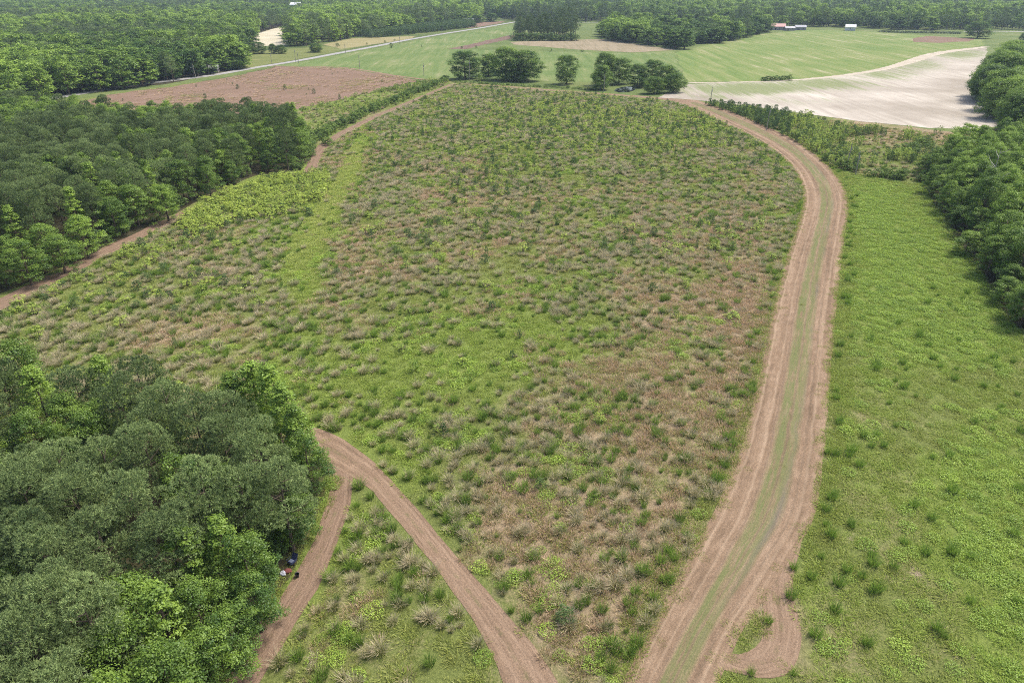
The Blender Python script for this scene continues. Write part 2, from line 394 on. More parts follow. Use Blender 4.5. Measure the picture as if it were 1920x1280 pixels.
sheet('pasture', [(-300, 150), (60, 150), (460, 128), (560, 114), (960, 42), (1200, 30), (1990, 40), (2300, 70), (2300, 300), (1900, 262), (1300, 188), (850, 152), (790, 149), (520, 124), (420, 146), (200, 178), (-300, 250)], .02,
      ground_mat('pasture', [(.3, (.09, .13, .04)), (.55, (.14, .175, .06)), (.8, (.22, .21, .09))], .03))
sheet('green_field', [(508, 124), (560, 118), (700, 92), (830, 68), (960, 48), (975, 66), (930, 76), (850, 92), (960, 96), (1180, 100), (1262, 97), (1290, 152), (1200, 156), (1010, 152), (850, 146), (790, 148), (640, 126)], .035, M['crop'], 1.5)
sheet('ploughed_strip', [(838, 92), (880, 84), (958, 66), (972, 70), (900, 86), (872, 93)], .05, M['plough'], 1.0)
sheet('stubble_field', [(958, 79), (1040, 76), (1130, 74), (1200, 84), (1268, 94), (1180, 99), (1080, 93), (960, 84)], .05, M['stubble'], 1.5)
sheet('dry_lawn', [(605, 84), (660, 72), (780, 68), (770, 73), (700, 84), (640, 92)], .05, ground_mat('yellow_grass', [(.3, (.22, .20, .09)), (.7, (.31, .27, .14))], .05), 1.0)
sheet('lawn', [(448, 128), (440, 100), (480, 96), (600, 88), (690, 85), (560, 111), (470, 127)], .035, M['lawn'], 1.0)
sheet('bare_field', PINK, .035, M['pink'], 1.5)
sheet('bright_sand_field', [(470, 88), (480, 62), (510, 55), (540, 49), (560, 51), (545, 70), (533, 86)], .035, ground_mat('pale_straw', [(.3, (.40, .36, .24)), (.7, (.58, .53, .41))], .03), 1.5)  # clearing of bright sand; the pale tone is the ground itself
sheet('crop_field', [(1290, 154), (1266, 99), (1330, 84), (1430, 64), (1520, 56), (1640, 60), (1720, 66), (1840, 72), (1845, 86), (1760, 98), (1700, 118), (1640, 132), (1560, 144), (1480, 150), (1400, 153)], .035, M['crop_right'], 1.5)
sheet('bare_patch', [(1712, 72), (1740, 68), (1830, 73), (1815, 78), (1760, 81), (1712, 79)], .05, M['pink'], 1.5)
sheet('dirt_yard', [(860, 52), (900, 42), (950, 40), (930, 46), (884, 53)], .05, M['pink'], 1.5)
# sandy field: a sheet of fine cells with a green weight
poly = [(1236, 183), (1262, 170), (1292, 158), (1400, 155), (1480, 153), (1570, 144), (1650, 132), (1700, 119), (1760, 100), (1850, 90), (1850, 120), (1812, 160), (1850, 205), (1888, 236), (1830, 243), (1740, 240), (1600, 226), (1450, 205), (1330, 190), (1290, 187)]
o = sheet('sandy_field', poly, .045, M['sand'], 1.0, 3.0)
import bmesh
bm = bmesh.new(); bm.from_mesh(o.data)
for k in range(60):
    bmesh.ops.bisect_plane(bm, geom=bm.verts[:] + bm.edges[:] + bm.faces[:], plane_co=(60 + k * 8, 0, 0), plane_no=(1, 0, 0))
    bmesh.ops.bisect_plane(bm, geom=bm.verts[:] + bm.edges[:] + bm.faces[:], plane_co=(0, 200 + k * 8, 0), plane_no=(0, 1, 0))
bm.to_mesh(o.data); bm.free()
co = np.zeros(len(o.data.vertices) * 3, np.float32); o.data.vertices.foreach_get('co', co); co = co.reshape(-1, 3)
P, _ = pix(co)
gw = blobs(P[:, 0], P[:, 1], [(1400, 166, 150, 15, .85), (1540, 158, 130, 16, .75), (1660, 140, 90, 16, .62), (1720, 122, 70, 16, .65), (1800, 102, 70, 12, .75), (1340, 180, 70, 10, .55), (1500, 190, 120, 12, .42)]) + .10
at = o.data.attributes.new('green', 'FLOAT', 'POINT'); at.data.foreach_set('value', gw.astype(np.float32))

# forest floors
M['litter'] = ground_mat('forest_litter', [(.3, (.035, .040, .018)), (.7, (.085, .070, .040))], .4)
NEARWOOD = [(-700, 790), (0, 790), (100, 815), (300, 835), (430, 850), (545, 838), (592, 848), (608, 900), (598, 950), (562, 1030), (535, 1070), (470, 1175), (400, 1275), (250, 1560), (-1100, 1560)]
MIDWOOD = [(-700, 800), (-260, 660), (0, 550), (150, 485), (330, 400), (400, 362), (480, 330), (560, 322), (585, 300), (588, 268), (560, 252), (400, 246), (250, 246), (60, 222), (-300, 250), (-700, 400)]
TOPWOOD = [(-900, 330), (-300, 250), (60, 205), (95, 186), (190, 172), (320, 157), (395, 140), (462, 130), (440, 100), (478, 88), (474, 66), (540, 46), (560, 20), (520, -5), (-200, -5), (-900, 60)]
RIGHTWOOD = [(1722, 322), (1745, 375), (1795, 460), (1845, 525), (1882, 590), (1950, 655), (2500, 880), (2900, 600), (2300, 320), (1990, 290), (1900, 285), (1800, 300)]
RIGHTEDGE = [(1838, 182), (1856, 212), (1890, 246), (1940, 290), (2300, 330), (2500, 200), (2050, 110), (1900, 118), (1848, 140)]
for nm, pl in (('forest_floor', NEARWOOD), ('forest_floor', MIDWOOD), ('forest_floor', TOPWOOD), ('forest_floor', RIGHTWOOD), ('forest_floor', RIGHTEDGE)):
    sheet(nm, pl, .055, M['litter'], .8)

# ------------------------------------------------------------------ tracks and road
def track_mat(name, a, b, c_, green=0.0):
    """Mown straw and dirt: fibres run along the track, wheel lines across it."""
    t = NT(name); uv = t.uv(); p = t.pos()
    fib = t.noise(t.mapping(uv, (14, .5, 1)), 1.0, 5, .7, .2)
    lines = t.noise(t.mapping(uv, (9, .03, 1)), 1.0, 3, .6)
    fine = t.noise(p, 6.0, 6, .75); big = t.noise(p, .25, 4)
    f = t.math('ADD', t.math('MULTIPLY', fib, .35), t.math('MULTIPLY', lines, .45)); f = t.math('ADD', f, t.math('MULTIPLY', big, .2))
    c = t.ramp(f, [(.35, a), (.5, b), (.66, c_)])
    c = t.mix(1.0, c, t.ramp(fine, [(.3, .62), (.7, 1.22)]), 'MULTIPLY')
    if green:
        sep = t.n.new("ShaderNodeSeparateXYZ"); t.l.new(uv, sep.inputs[0]); u = sep.outputs[0]
        pass
        # wheel ways and green bands, wandering and broken along their length
        wob = t.math('ADD', u, t.math('MULTIPLY', t.math('SUBTRACT', t.noise(t.mapping(uv, (2, .022, 1)), 1.0, 4), .5), .07))
        pale = t.ramp(wob, [(.08, 0.0), (.105, .7), (.13, 0.0), (.25, 0.0), (.275, .6), (.30, 0.0), (.80, 0.0), (.83, .6), (.86, 0.0)])
        c = t.mix(t.math('MULTIPLY', pale, t.noise(t.mapping(uv, (5, .1, 1)), 1.0, 3)), c, (.43, .325, .225))
        rut = t.ramp(wob, [(.33, 0.0), (.35, .35), (.37, 0.0), (.52, 0.0), (.535, .35), (.55, 0.0), (.74, 0.0), (.76, .3), (.78, 0.0)])
        band = t.ramp(wob, [(.36, 0.0), (.41, 1.0), (.50, 1.0), (.53, .25), (.56, .9), (.64, .8), (.70, 0.0)])
        gf = t.math('MULTIPLY', band, t.ramp(t.noise(t.mapping(uv, (16, .14, 1)), 1.0, 6, .8), [(.34, 0.0), (.54, .85)]))
        gc = t.mix(fine, (.075, .100, .035), (.185, .205, .080))
        c = t.mix(gf, c, gc)
        c = t.mix(rut, c, (.105, .085, .060))
        dk = t.math('MULTIPLY', t.ramp(wob, [(.58, 0.0), (.64, 1.0), (.71, 0.0)]), t.ramp(t.noise(t.mapping(uv, (6, .05, 1), loc=(9, 0, 0)), 1.0, 5), [(.45, 0.0), (.65, .55)]))
        c = t.mix(dk, c, (.135, .122, .105))
    else:
        sep = t.n.new("ShaderNodeSeparateXYZ"); t.l.new(uv, sep.inputs[0])
        wob = t.math('ADD', sep.outputs[0], t.math('MULTIPLY', t.math('SUBTRACT', t.noise(t.mapping(uv, (1.5, .05, 1)), 1.0, 4), .5), .16))
        wl_ = t.ramp(wob, [(.18, 0.0), (.26, .8), (.34, 0.0), (.62, 0.0), (.72, .8), (.80, 0.0)])
        c = t.mix(t.math('MULTIPLY', wl_, t.ramp(t.noise(t.mapping(uv, (7, .25, 1)), 1.0, 5, .7), [(.35, 0.0), (.6, .8)])), c, c_)
        mid = t.math('MULTIPLY', t.ramp(wob, [(.36, 0.0), (.47, .8), (.58, 0.0)]), t.ramp(t.noise(p, .7, 5, .7), [(.48, 0.0), (.66, .7)]))
        c = t.mix(mid, c, (.13, .135, .055))
    return t.principled(c, .95, .05, t.bump(fine, .7, .15))
M['lane'] = track_mat('mown_lane', (.142, .098, .062), (.240, .166, .108), (.345, .250, .170), 1.0)
M['track'] = track_mat('straw_track', (.150, .103, .068), (.238, .164, .110), (.325, .232, .160))
M['dirt'] = track_mat('dirt_track', (.140, .096, .064), (.212, .145, .100), (.285, .202, .142))

LANE_L = [(1120, 1420), (1165, 1285), (1230, 1160), (1300, 1030), (1365, 900), (1400, 800), (1425, 700), (1445, 600), (1470, 500), (1500, 405), (1506, 365), (1490, 320), (1450, 282), (1400, 252), (1330, 217), (1275, 194), (1236, 184)]
LANE_R = [(1290, 1420), (1345, 1285), (1400, 1170), (1470, 1065), (1525, 970), (1541, 880), (1553, 760), (1562, 640), (1572, 540), (1583, 450), (1591, 385), (1580, 345), (1550, 308), (1500, 268), (1430, 234), (1370, 209), (1310, 189), (1275, 180)]
strip('mown_lane', LANE_L, LANE_R, .03, M['lane'], 24, 1.0, .12)
strip('turnaround_track', [(1440, 990), (1428, 1090), (1432, 1170), (1424, 1205), (1400, 1222), (1360, 1222), (1325, 1160)], [(1510, 985), (1488, 1080), (1488, 1130), (1504, 1180), (1492, 1240), (1440, 1272), (1285, 1235)], .026, M['track'], 10, 1.0, .1)
strip('straw_track', [(935, 1420), (950, 1300), (900, 1185), (850, 1110), (790, 1030), (730, 960), (690, 912), (650, 890), (612, 868), (590, 848), (560, 842)],
      [(1100, 1420), (1058, 1300), (985, 1190), (905, 1100), (820, 1000), (760, 930), (700, 866), (650, 828), (610, 808), (590, 800), (560, 796)], .03, M['track'], 14, 1.2, .12)
strip('dirt_track', [(350, 1420), (420, 1283), (480, 1188), (535, 1105), (580, 1030), (606, 965), (618, 910), (610, 865), (592, 838)], [(420, 1420), (480, 1290), (548, 1180), (598, 1095), (635, 1010), (655, 950), (660, 905), (668, 870), (672, 845)], .024, M['dirt'], 12, 1.2, .12)
center_strip('woodside_track', [(-300, 715), (-120, 632), (0, 570), (100, 521), (200, 470), (330, 407), (352, 396)], [4.6, 4.4, 4.2, 3.8, 2.0], .03, M['dirt'], nu=8, jit=.35)
center_strip('corner_track', [(576, 326), (585, 312), (593, 290), (606, 274), (640, 251), (700, 221), (780, 187), (848, 158)], [3.4, 3.6, 3.4, 3.2, 2.8], .03, M['dirt'], nu=8, jit=.35)
center_strip('boundary_track', [(848, 158), (930, 161), (1000, 167), (1100, 174), (1180, 180), (1250, 186), (1300, 192)], [3.0, 3.5, 4.5, 6.5], .034, M['track'], nu=6, jit=.5)
center_strip('field_edge_track', [(1290, 156), (1400, 154), (1480, 151), (1570, 143), (1650, 131), (1700, 118), (1760, 100), (1850, 88)], [3, 4, 6, 9, 9, 6], .055, ground_mat('sandy_track', [(.3, (.34, .295, .22)), (.7, (.52, .46, .37))], .2), nu=4, jit=.8)
center_strip('spur_track', [(592, 296), (612, 290), (628, 287), (640, 284)], [2, 2.5, 1.5], .036, M['dirt'], nu=4, jit=.4)
center_strip('faint_track', [(500, 124), (640, 127), (740, 142), (800, 150)], [2.5, 2.5], .05, M['track'], nu=4, jit=.5)
M['asphalt'] = ground_mat('worn_road', [(.3, (.27, .26, .245)), (.7, (.36, .35, .33))], .2)
center_strip('road', [(-160, 235), (0, 204), (60, 192), (150, 176), (210, 166), (300, 154), (400, 141), (480, 127), (560, 114), (640, 99), (700, 88), (760, 76), (830, 64), (900, 53), (970, 41), (1040, 30)], 6.4, .07, M['asphalt'], nu=4, jit=.1)
center_strip('driveway', [(204, 167), (220, 164.5), (240, 163.5)], [5, 4], .075, M['asphalt'], nu=4, jit=.3)
center_strip('far_road', [(1040, 43.5), (1130, 43.5), (1250, 43)], 6, .05, M['asphalt'], nu=4, jit=.3)
center_strip('far_road', [(1810, 60), (1870, 59), (1960, 61)], 9, .05, M['asphalt'], nu=4, jit=.3)
# pond
t = NT('pond_water'); M['water'] = t.principled((.012, .016, .012), .06, .5)
sheet('pond', [(1150, 171), (1158, 166), (1172, 163), (1186, 164), (1190, 169), (1178, 173), (1160, 174)], .06, M['water'], .6, 1.5)

TRACKS = []
for nm in ('mown_lane', 'turnaround_track', 'straw_track', 'dirt_track', 'woodside_track', 'corner_track'):
    me = bpy.data.objects[nm].data; co = np.zeros(len(me.vertices) * 3, np.float32); me.vertices.foreach_get('co', co); TRACKS.append((nm, co.reshape(-1, 3)[:, :2]))
NU = {'mown_lane': 25, 'turnaround_track': 11, 'straw_track': 15, 'dirt_track': 13, 'woodside_track': 9, 'corner_track': 9}
TRACKS = [(nm, np.vstack([q.reshape(-1, NU[nm], 2)[::3, 0], q.reshape(-1, NU[nm], 2)[::-3, -1]])) for nm, q in TRACKS]
def on_track(x, y, r=.5, only=None):
    c = np.zeros(np.shape(x), bool)
    for nm, pl in TRACKS:
        if only and nm not in only: continue
        for dx, dy in ((r, 0), (-r, 0), (0, r), (0, -r)): c |= inpoly(x + dx, y + dy, pl)
    return c
# ------------------------------------------------------------------ plant builders (numpy)
def unit(v): return v / np.maximum(np.linalg.norm(v, axis=-1, keepdims=True), 1e-9)
def leaf_quads(C, N, L, W, r):
    """Rhombic leaves at C, facing roughly N."""
    n = len(C); N = unit(N); a = unit(np.cross(N, unit(r.normal(size=(n, 3))))); b = np.cross(N, a)
    L = np.broadcast_to(L, n)[:, None]; W = np.broadcast_to(W, n)[:, None]
    V = np.stack([C - a * L * .5, C + b * W * .5 - a * L * .05, C + a * L * .5, C - b * W * .5 - a * L * .05], 1).reshape(-1, 3)
    return V, np.arange(4 * n).reshape(-1, 4)
def trunk_mb(H, r0, limbs, r, lean=.03, n=6):
    mb = MB(); top = H * .93; dx, dy = r.normal(0, lean, 2)
    pts = [(dx * z * z / H, dy * z * z / H, z) for z in np.linspace(-.15, top, 6)]
    mb.tube(pts, [r0 * 1.35] + [r0 * (1 - .85 * k / 5) for k in range(1, 6)], n)
    for (z0, az, out, rise, rr) in limbs:
        x0, y0 = dx * z0 * z0 / H, dy * z0 * z0 / H
        ca, sa = math.cos(az), math.sin(az)
        mb.tube([(x0, y0, z0), (x0 + ca * out * .5, y0 + sa * out * .5, z0 + rise * .38), (x0 + ca * out, y0 + sa * out, z0 + rise)], [rr, rr * .65, rr * .2], 4)
    return mb
def broadleaf(seed, H, Rad, hb, shape='round', nclump=70, per=90, leaf=.3):
    """Clumps of leaves spread through an uneven crown volume on a limbed trunk."""
    r = np.random.default_rng(seed); ga = 2.39996
    cs = []; limbs = []
    lob = r.uniform(0, 6.28, 3)
    for k in range(nclump):
        t = (k + .5) / nclump; t = t ** .85; az = k * ga + r.normal(0, .3)
        if shape == 'cone': prof = (1 - t) ** .75 * (.55 + .45 * min(1, t / .12)) + .05
        elif shape == 'full': prof = (.62 + .38 * min(1, t / .3)) if t < .45 else math.sqrt(max(.03, 1 - ((t - .45) / .58) ** 2))
        elif shape == 'oval': prof = math.sin(math.pi * min(1, t * .86 + .13)) ** .7
        else: prof = math.sqrt(max(0.02, 1 - (2 * (t * .80 + .16) - .92) ** 2 * 1.05))
        lobe = 1 + .20 * math.sin(2 * az + lob[0] + 2 * t) + .17 * math.sin(3 * az + lob[1] + 5 * t) + (.28 * r.random() if r.random() < .16 else 0)
        rho = Rad * prof * lobe * (1 - .55 * r.random() ** 2.2)
        z = hb + (H - hb) * t + r.normal(0, .03) * H
        c = np.array([rho * math.cos(az), rho * math.sin(az), min(z, H * .98)])
        cr = Rad * (.15 + .24 * r.random() ** 1.4) * (1.0 if shape != 'cone' else .85 - .25 * t)
        if math.sin(az * 2 + 6 * t + lob[2]) > .93 and t < .8: continue
        cs.append((c, cr))
        if k % 4 == 0 and t < .85: limbs.append((max(hb * .8, z - rho * .7), az, rho * .9, rho * .6, Rad * .022))
    V = []; Fq = []; CL = []; b = 0
    for c, cr in cs:
        m = int(per * (cr / (Rad * .28)) ** 2); d = unit(r.normal(size=(m, 3)))
        d[:, 2] = np.where(d[:, 2] < -.25, -d[:, 2] * .6, d[:, 2]); d = unit(d)
        rad = cr * (1 - .45 * r.random(m) ** 2)[:, None]
        C = c + d * rad * np.array([1, 1, .95 if shape == 'full' else .75]) * (1 + .25 * r.normal(size=(m, 1)))
        N = d * .8 + np.array([0, 0, .55]) + r.normal(0, .45, (m, 3))
        v, f = leaf_quads(C, N, leaf * r.uniform(.6, 1.3, m), leaf * .72 * r.uniform(.7, 1.2, m), r)
        V.append(v); Fq.append(f + b); b += len(v); CL.append(np.full(len(v), r.random()))
    return (np.vstack(V), np.vstack(Fq), np.concatenate(CL)), trunk_mb(H, .018 * H + .04, limbs, r)
def pine(seed, H, Rad, hb, nclump=60, tufts=26, nl=.34, nn=8):
    """Needle tufts in rounded clumps at the branch ends of a bare lower stem."""
    r = np.random.default_rng(seed); ga = 2.39996; V = []; Ft = []; CL = []; limbs = []; b = 0
    for k in range(nclump):
        t = (k + .5) / nclump; az = k * ga + r.normal(0, .35)
        prof = math.sqrt(max(.03, 1 - (t * 1.0 - .18) ** 2 / .70)) if t > .18 else .75 + .25 * t / .18
        rho = Rad * prof * (1 - .45 * r.random() ** 2.0) * (1 + .2 * math.sin(2 * az + seed))
        z = hb + (H - hb) * t + r.normal(0, .02) * H
        c = np.array([rho * math.cos(az), rho * math.sin(az), min(z, H * .97)]); cr = Rad * r.uniform(.20, .38)
        if k % 3 == 0 and t < .9: limbs.append((max(hb * .7, z - rho * .45), az, rho * .95, rho * .42, Rad * .02))
        m = int(tufts * (cr / (Rad * .29)) ** 2); d = unit(r.normal(size=(m, 3))); d[:, 2] = np.abs(d[:, 2]) * 1.0 - .25; d = unit(d)
        C = c + d * cr * (1 - .3 * r.random((m, 1)) ** 2) * np.array([1, 1, .7])
        ax = unit(d * .7 + np.array([math.cos(az) * .25, math.sin(az) * .25, .75]) + r.normal(0, .25, (m, 3)))
        cv = r.random()
        for j in range(nn):
            dirn = unit(ax * .75 + r.normal(0, .55, (m, 3))); Cj = C + ax * (nl * .5) * r.random((m, 1)); side = unit(np.cross(dirn, unit(r.normal(size=(m, 3)))))
            L = (nl * r.uniform(.7, 1.25, m))[:, None]; w = nl * .13
            v = np.stack([Cj - side * w, Cj + side * w, Cj + dirn * L + side * w * .3], 1).reshape(-1, 3)
            V.append(v); Ft.append(np.arange(3 * m).reshape(-1, 3) + b); b += 3 * m; CL.append(np.full(3 * m, cv))
    return (np.vstack(V), np.vstack(Ft), np.concatenate(CL)), trunk_mb(H, .013 * H + .05, limbs, r, .015)
def tuft(seed, n, L, spread, base, w, bend=.35, up=1.0):
    """Grass blades splaying from one root; tipness 0 at the root, 1 at the tip."""
    r = np.random.default_rng(seed)
    az = r.uniform(0, 6.283, n); rad = base * np.sqrt(r.random(n)); tilt = r.normal(0, 1, n) * .25 * spread + spread * rad / max(base, 1e-3) * .8
    d = np.stack([np.cos(az) * np.sin(tilt), np.sin(az) * np.sin(tilt), np.cos(tilt) * up], -1)
    C = np.stack([np.cos(az) * rad, np.sin(az) * rad, np.full(n, -.02)], -1)
    LL = (L * r.uniform(.55, 1.15, n))[:, None]; side = unit(np.cross(d, r.normal(size=(n, 3))))
    mid = C + d * LL * .55; out = np.stack([np.cos(az), np.sin(az), np.zeros(n)], -1)
    tip = C + d * LL + out * LL * bend * r.uniform(.2, 1, n)[:, None] - np.array([0, 0, 1]) * LL * bend * .35 * r.random((n, 1))
    V = np.stack([C - side * w, C + side * w, mid + side * w * .9, mid - side * w * .9, tip], 1).reshape(-1, 3)
    b = np.arange(n)[:, None] * 5
    F = np.vstack([np.hstack([b, b + 1, b + 2]), np.hstack([b, b + 2, b + 3]), np.hstack([b + 3, b + 2, b + 4])])
    h = np.tile([0, 0, .6, .6, 1.0], n)
    return V, F, h
def patch(seed, n, rad, h, leaf):
    """Low leafy weeds: a flat cushion of leaves."""
    r = np.random.default_rng(seed); a = r.uniform(0, 6.283, n); q = rad * np.sqrt(r.random(n)) * (1 + .15 * np.sin(3 * a + seed))
    z = h * (1 - (q / (rad * 1.35)) ** 2) * r.uniform(.3, 1.0, n)
    C = np.stack([q * np.cos(a), q * np.sin(a), np.maximum(z, .03)], -1)
    return leaf_quads(C, np.array([0, 0, 1.]) + r.normal(0, .5, (n, 3)), leaf * r.uniform(.6, 1.3, n), leaf * .7, r)

# ------------------------------------------------------------------ kinds of plants
# kind -> list of prototypes; each prototype: dict(part name -> mesh), unit height, unit radius
PROTO = {}
def proto_tree(kind, maker, n, mat, **k):
    L = []
    for i in range(n):
        kk = dict(k); kk['seed'] = hash_seed(kind) + i * 17
        (V, Fc, cl), tr = maker(**kk)
        crown = mesh_np(kind + '_crown', V, Fc, M[mat], attrs={'clump': cl}); trunk = tr.mesh(kind + '_trunk', M['bark'])
        H = float(V[:, 2].max()); rad = float(np.percentile(np.hypot(V[:, 0], V[:, 1]), 97))
        L.append(dict(parts=[('trunk', trunk), ('crown', crown)], H=H, rad=rad))
    PROTO[kind] = L
def hash_seed(s): return sum(ord(c) * (i + 3) for i, c in enumerate(s)) % 9973
proto_tree('pine', pine, 7, 'pine', H=12.5, Rad=3.3, hb=5.0, nclump=42, tufts=60, nl=.28, nn=8)
proto_tree('broadleaf', broadleaf, 8, 'leaf', H=11.0, Rad=3.0, hb=1.2, shape='round', nclump=95, per=150, leaf=.235)
proto_tree('sweetgum', broadleaf, 4, 'leaf', H=12.0, Rad=2.5, hb=1.5, shape='cone', nclump=105, per=130, leaf=.24)
proto_tree('bigtree', broadleaf, 4, 'leaf', H=17.0, Rad=6.0, hb=.9, shape='full', nclump=150, per=150, leaf=.46)
proto_tree('farpine', pine, 4, 'pine', H=16.0, Rad=3.4, hb=6.0, nclump=44, tufts=12, nl=.62, nn=6)
proto_tree('fartree', broadleaf, 5, 'leaf', H=16.0, Rad=4.4, hb=1.5, shape='full', nclump=60, per=40, leaf=.8)
proto_tree('shrub', broadleaf, 5, 'shrub', H=2.6, Rad=1.5, hb=.15, shape='round', nclump=34, per=38, leaf=.24)
proto_tree('sapling', broadleaf, 4, 'sapling', H=2.6, Rad=.95, hb=.05, shape='full', nclump=24, per=22, leaf=.20)
proto_tree('youngpine', pine, 4, 'youngpine', H=2.4, Rad=.75, hb=.08, nclump=20, tufts=9, nl=.26, nn=6)
def proto_one(kind, L, mat):
    out = []
    for V, F, h in L:
        me = mesh_np(kind, V, F, M[mat], attrs={'clump': np.full(len(V), .5)} if h is None else {'tipness': h})
        out.append(dict(parts=[(None, me)], H=float(V[:, 2].max()), rad=float(np.hypot(V[:, 0], V[:, 1]).max())))
    PROTO[kind] = out
proto_one('tussock_green', [tuft(100 + i, 130, 1.25, .42, .38, .016, .3) for i in range(4)], 'tussock_green')
proto_one('tussock_grey', [tuft(200 + i, 160, 1.25, .5, .42, .015, .5) for i in range(4)], 'tussock_grey')
proto_one('drygrass', [tuft(300 + i, 90, .62, .40, .65, .014, .3) for i in range(4)], 'drygrass')
proto_one('lowgrass', [tuft(400 + i, 100, .32, .8, .65, .016, .5) for i in range(4)], 'lowgrass')
proto_one('sunlit_grass', [tuft(450 + i, 100, .36, .8, .65, .016, .5) for i in range(4)], 'sunlit_grass')
proto_one('weed', [(*patch(500 + i, 260, .8, .42, .12), None) for i in range(4)], 'weed')

# lists of placements: kind -> rows of (x, y, rotation, height scale, width scale, tint, prototype)
PLACE = {k: [] for k in PROTO}
def put(kind, x, y, H=None, width=None, tint=.5, s=1.0, rot=None):
    i = int(rng.integers(len(PROTO[kind]))); p = PROTO[kind][i]
    sz = H / p['H'] if H else s; sx = width / (2 * p['rad']) if width else sz
    PLACE[kind].append((x, y, rng.uniform(0, 6.283) if rot is None else rot, sz, sx, float(np.clip(tint, 0, 1)), i))
def put_many(kind, x, y, sz, sx, tint):
    n = len(x)
    for r_ in zip(x, y, rng.uniform(0, 6.283, n), sz, sx, np.clip(tint, 0, 1), rng.integers(len(PROTO[kind]), size=n)): PLACE[kind].append(r_)
def scatter_poly(poly_px, spacing, jitter=.42):
    """Jittered points on the ground inside a photograph-pixel outline."""
    P = g(*np.array(poly_px, float).T); x0, y0 = P[:, :2].min(0); x1, y1 = P[:, :2].max(0)
    xs = np.arange(x0, x1, spacing); ys = np.arange(y0, y1, spacing); X, Y = np.meshgrid(xs, ys)
    X = X + (np.arange(len(ys)) % 2)[:, None] * spacing * .5
    X = (X + rng.uniform(-jitter, jitter, X.shape) * spacing).ravel(); Y = (Y + rng.uniform(-jitter, jitter, Y.shape) * spacing).ravel()
    k = inpoly(X, Y, P[:, :2]); return X[k], Y[k]
def thin(X, Y, XY, dist):
    """Keep points that stay dist away from already placed ones."""
    if len(XY) == 0: return X, Y
    A = np.array(XY); k = np.array([np.min((A[:, 0] - x) ** 2 + (A[:, 1] - y) ** 2) > dist ** 2 for x, y in zip(X, Y)], bool)
    return X[k], Y[k]

# --- the wood beside the fork of the tracks: crown tops read off the photograph
fixed = []
for (x, y, kind, H, tint) in [
    (54, 688, 'sweetgum', 11, 1.25), (178, 668, 'sweetgum', 11, 1.1), (464, 680, 'sweetgum', 12.2, .85), (500, 688, 'sweetgum', 12.2, .80), (430, 700, 'sweetgum', 11, .7), (525, 725, 'sweetgum', 11.2, .66), (547, 760, 'sweetgum', 10.0, .50),
    (566, 815, 'broadleaf', 8.0, .35), (10, 640, 'broadleaf', 12, .6), (110, 735, 'broadleaf', 10, .55), (150, 765, 'broadleaf', 10, .6), (40, 770, 'broadleaf', 10.5, .45),
    (250, 672, 'pine', 12, .15), (300, 712, 'pine', 12.5, .5), (210, 705, 'pine', 12.2, .2), (356, 745, 'pine', 12.5, .3), (470, 790, 'pine', 12.8, .62), (258, 790, 'pine', 12.8, .55), (371, 865, 'pine', 12.8, .65), (232, 890, 'pine', 12.6, .62),
    (124, 885, 'pine', 12.6, .55), (100, 832, 'pine', 12.6, .6), (26, 880, 'pine', 12.8, .5), (64, 995, 'pine', 12.5, .5), (77, 1074, 'pine', 12.5, .62), (140, 1105, 'pine', 12.4, .55), (24, 1150, 'pine', 12.5, .5),
    (170, 960, 'pine', 11.5, .4), (516, 862, 'pine', 11.5, .6), (300, 960, 'pine', 11.5, .35), (80, 1240, 'pine', 12.2, .5), (405, 775, 'pine', 12, .35), (180, 820, 'pine', 12.2, .4), (440, 880, 'pine', 11.5, .45),
    (335, 985, 'sweetgum', 10.0, .82), (402, 970, 'sweetgum', 9.8, .9), (450, 1005, 'broadleaf', 8.8, .42), (515, 945, 'sweetgum', 9.4, .78), (289, 1100, 'sweetgum', 10, .9), (232, 1084, 'broadleaf', 9.4, .74),
    (206, 1160, 'broadleaf', 9.4, .68), (356, 1088, 'broadleaf', 8.4, .62), (464, 1074, 'broadleaf', 7.2, .28), (290, 1215, 'broadleaf', 9.2, .55), (370, 1180, 'broadleaf', 7.8, .52), (420, 1140, 'broadleaf', 7.2, .45),
    (180, 1270, 'broadleaf', 9.6, .6), (330, 1290, 'broadleaf', 8.4, .5), (550, 925, 'broadleaf', 6.5, .35), (540, 1000, 'broadleaf', 6.0, .3), (40, 1320, 'pine', 12, .5)]:
    p = g(x, y, H * .97); put(kind, p[0], p[1], H=H, tint=tint + .05 if kind == 'pine' else (tint + .08 if y < 770 and x > 440 else tint * .66), width=rng.uniform(6.2, 7.2) if kind == 'pine' else (5.2 if kind == 'sweetgum' else 6.0) * (H / 10) ** .7); fixed.append(p[:2])
X, Y = thin(*scatter_poly(NEARWOOD, 3.9), fixed, 3.0)
pp, _ = pix(np.stack([X, Y, X * 0], -1))
for x, y, q in zip(X, Y, pp):
    edge = inpoly(np.array([q[0] + 60]), np.array([q[1]]), NEARWOOD)[0]
    if not edge: put('broadleaf', x, y, H=rng.uniform(3.5, 5.5), tint=rng.uniform(.2, .5), width=rng.uniform(3.6, 4.6))
    elif rng.random() < .6: put('pine', x, y, H=rng.uniform(10.5, 12.2), tint=rng.uniform(.2, .6))
    else: put('broadleaf', x, y, H=rng.uniform(7, 9.5), tint=rng.uniform(.2, .6))

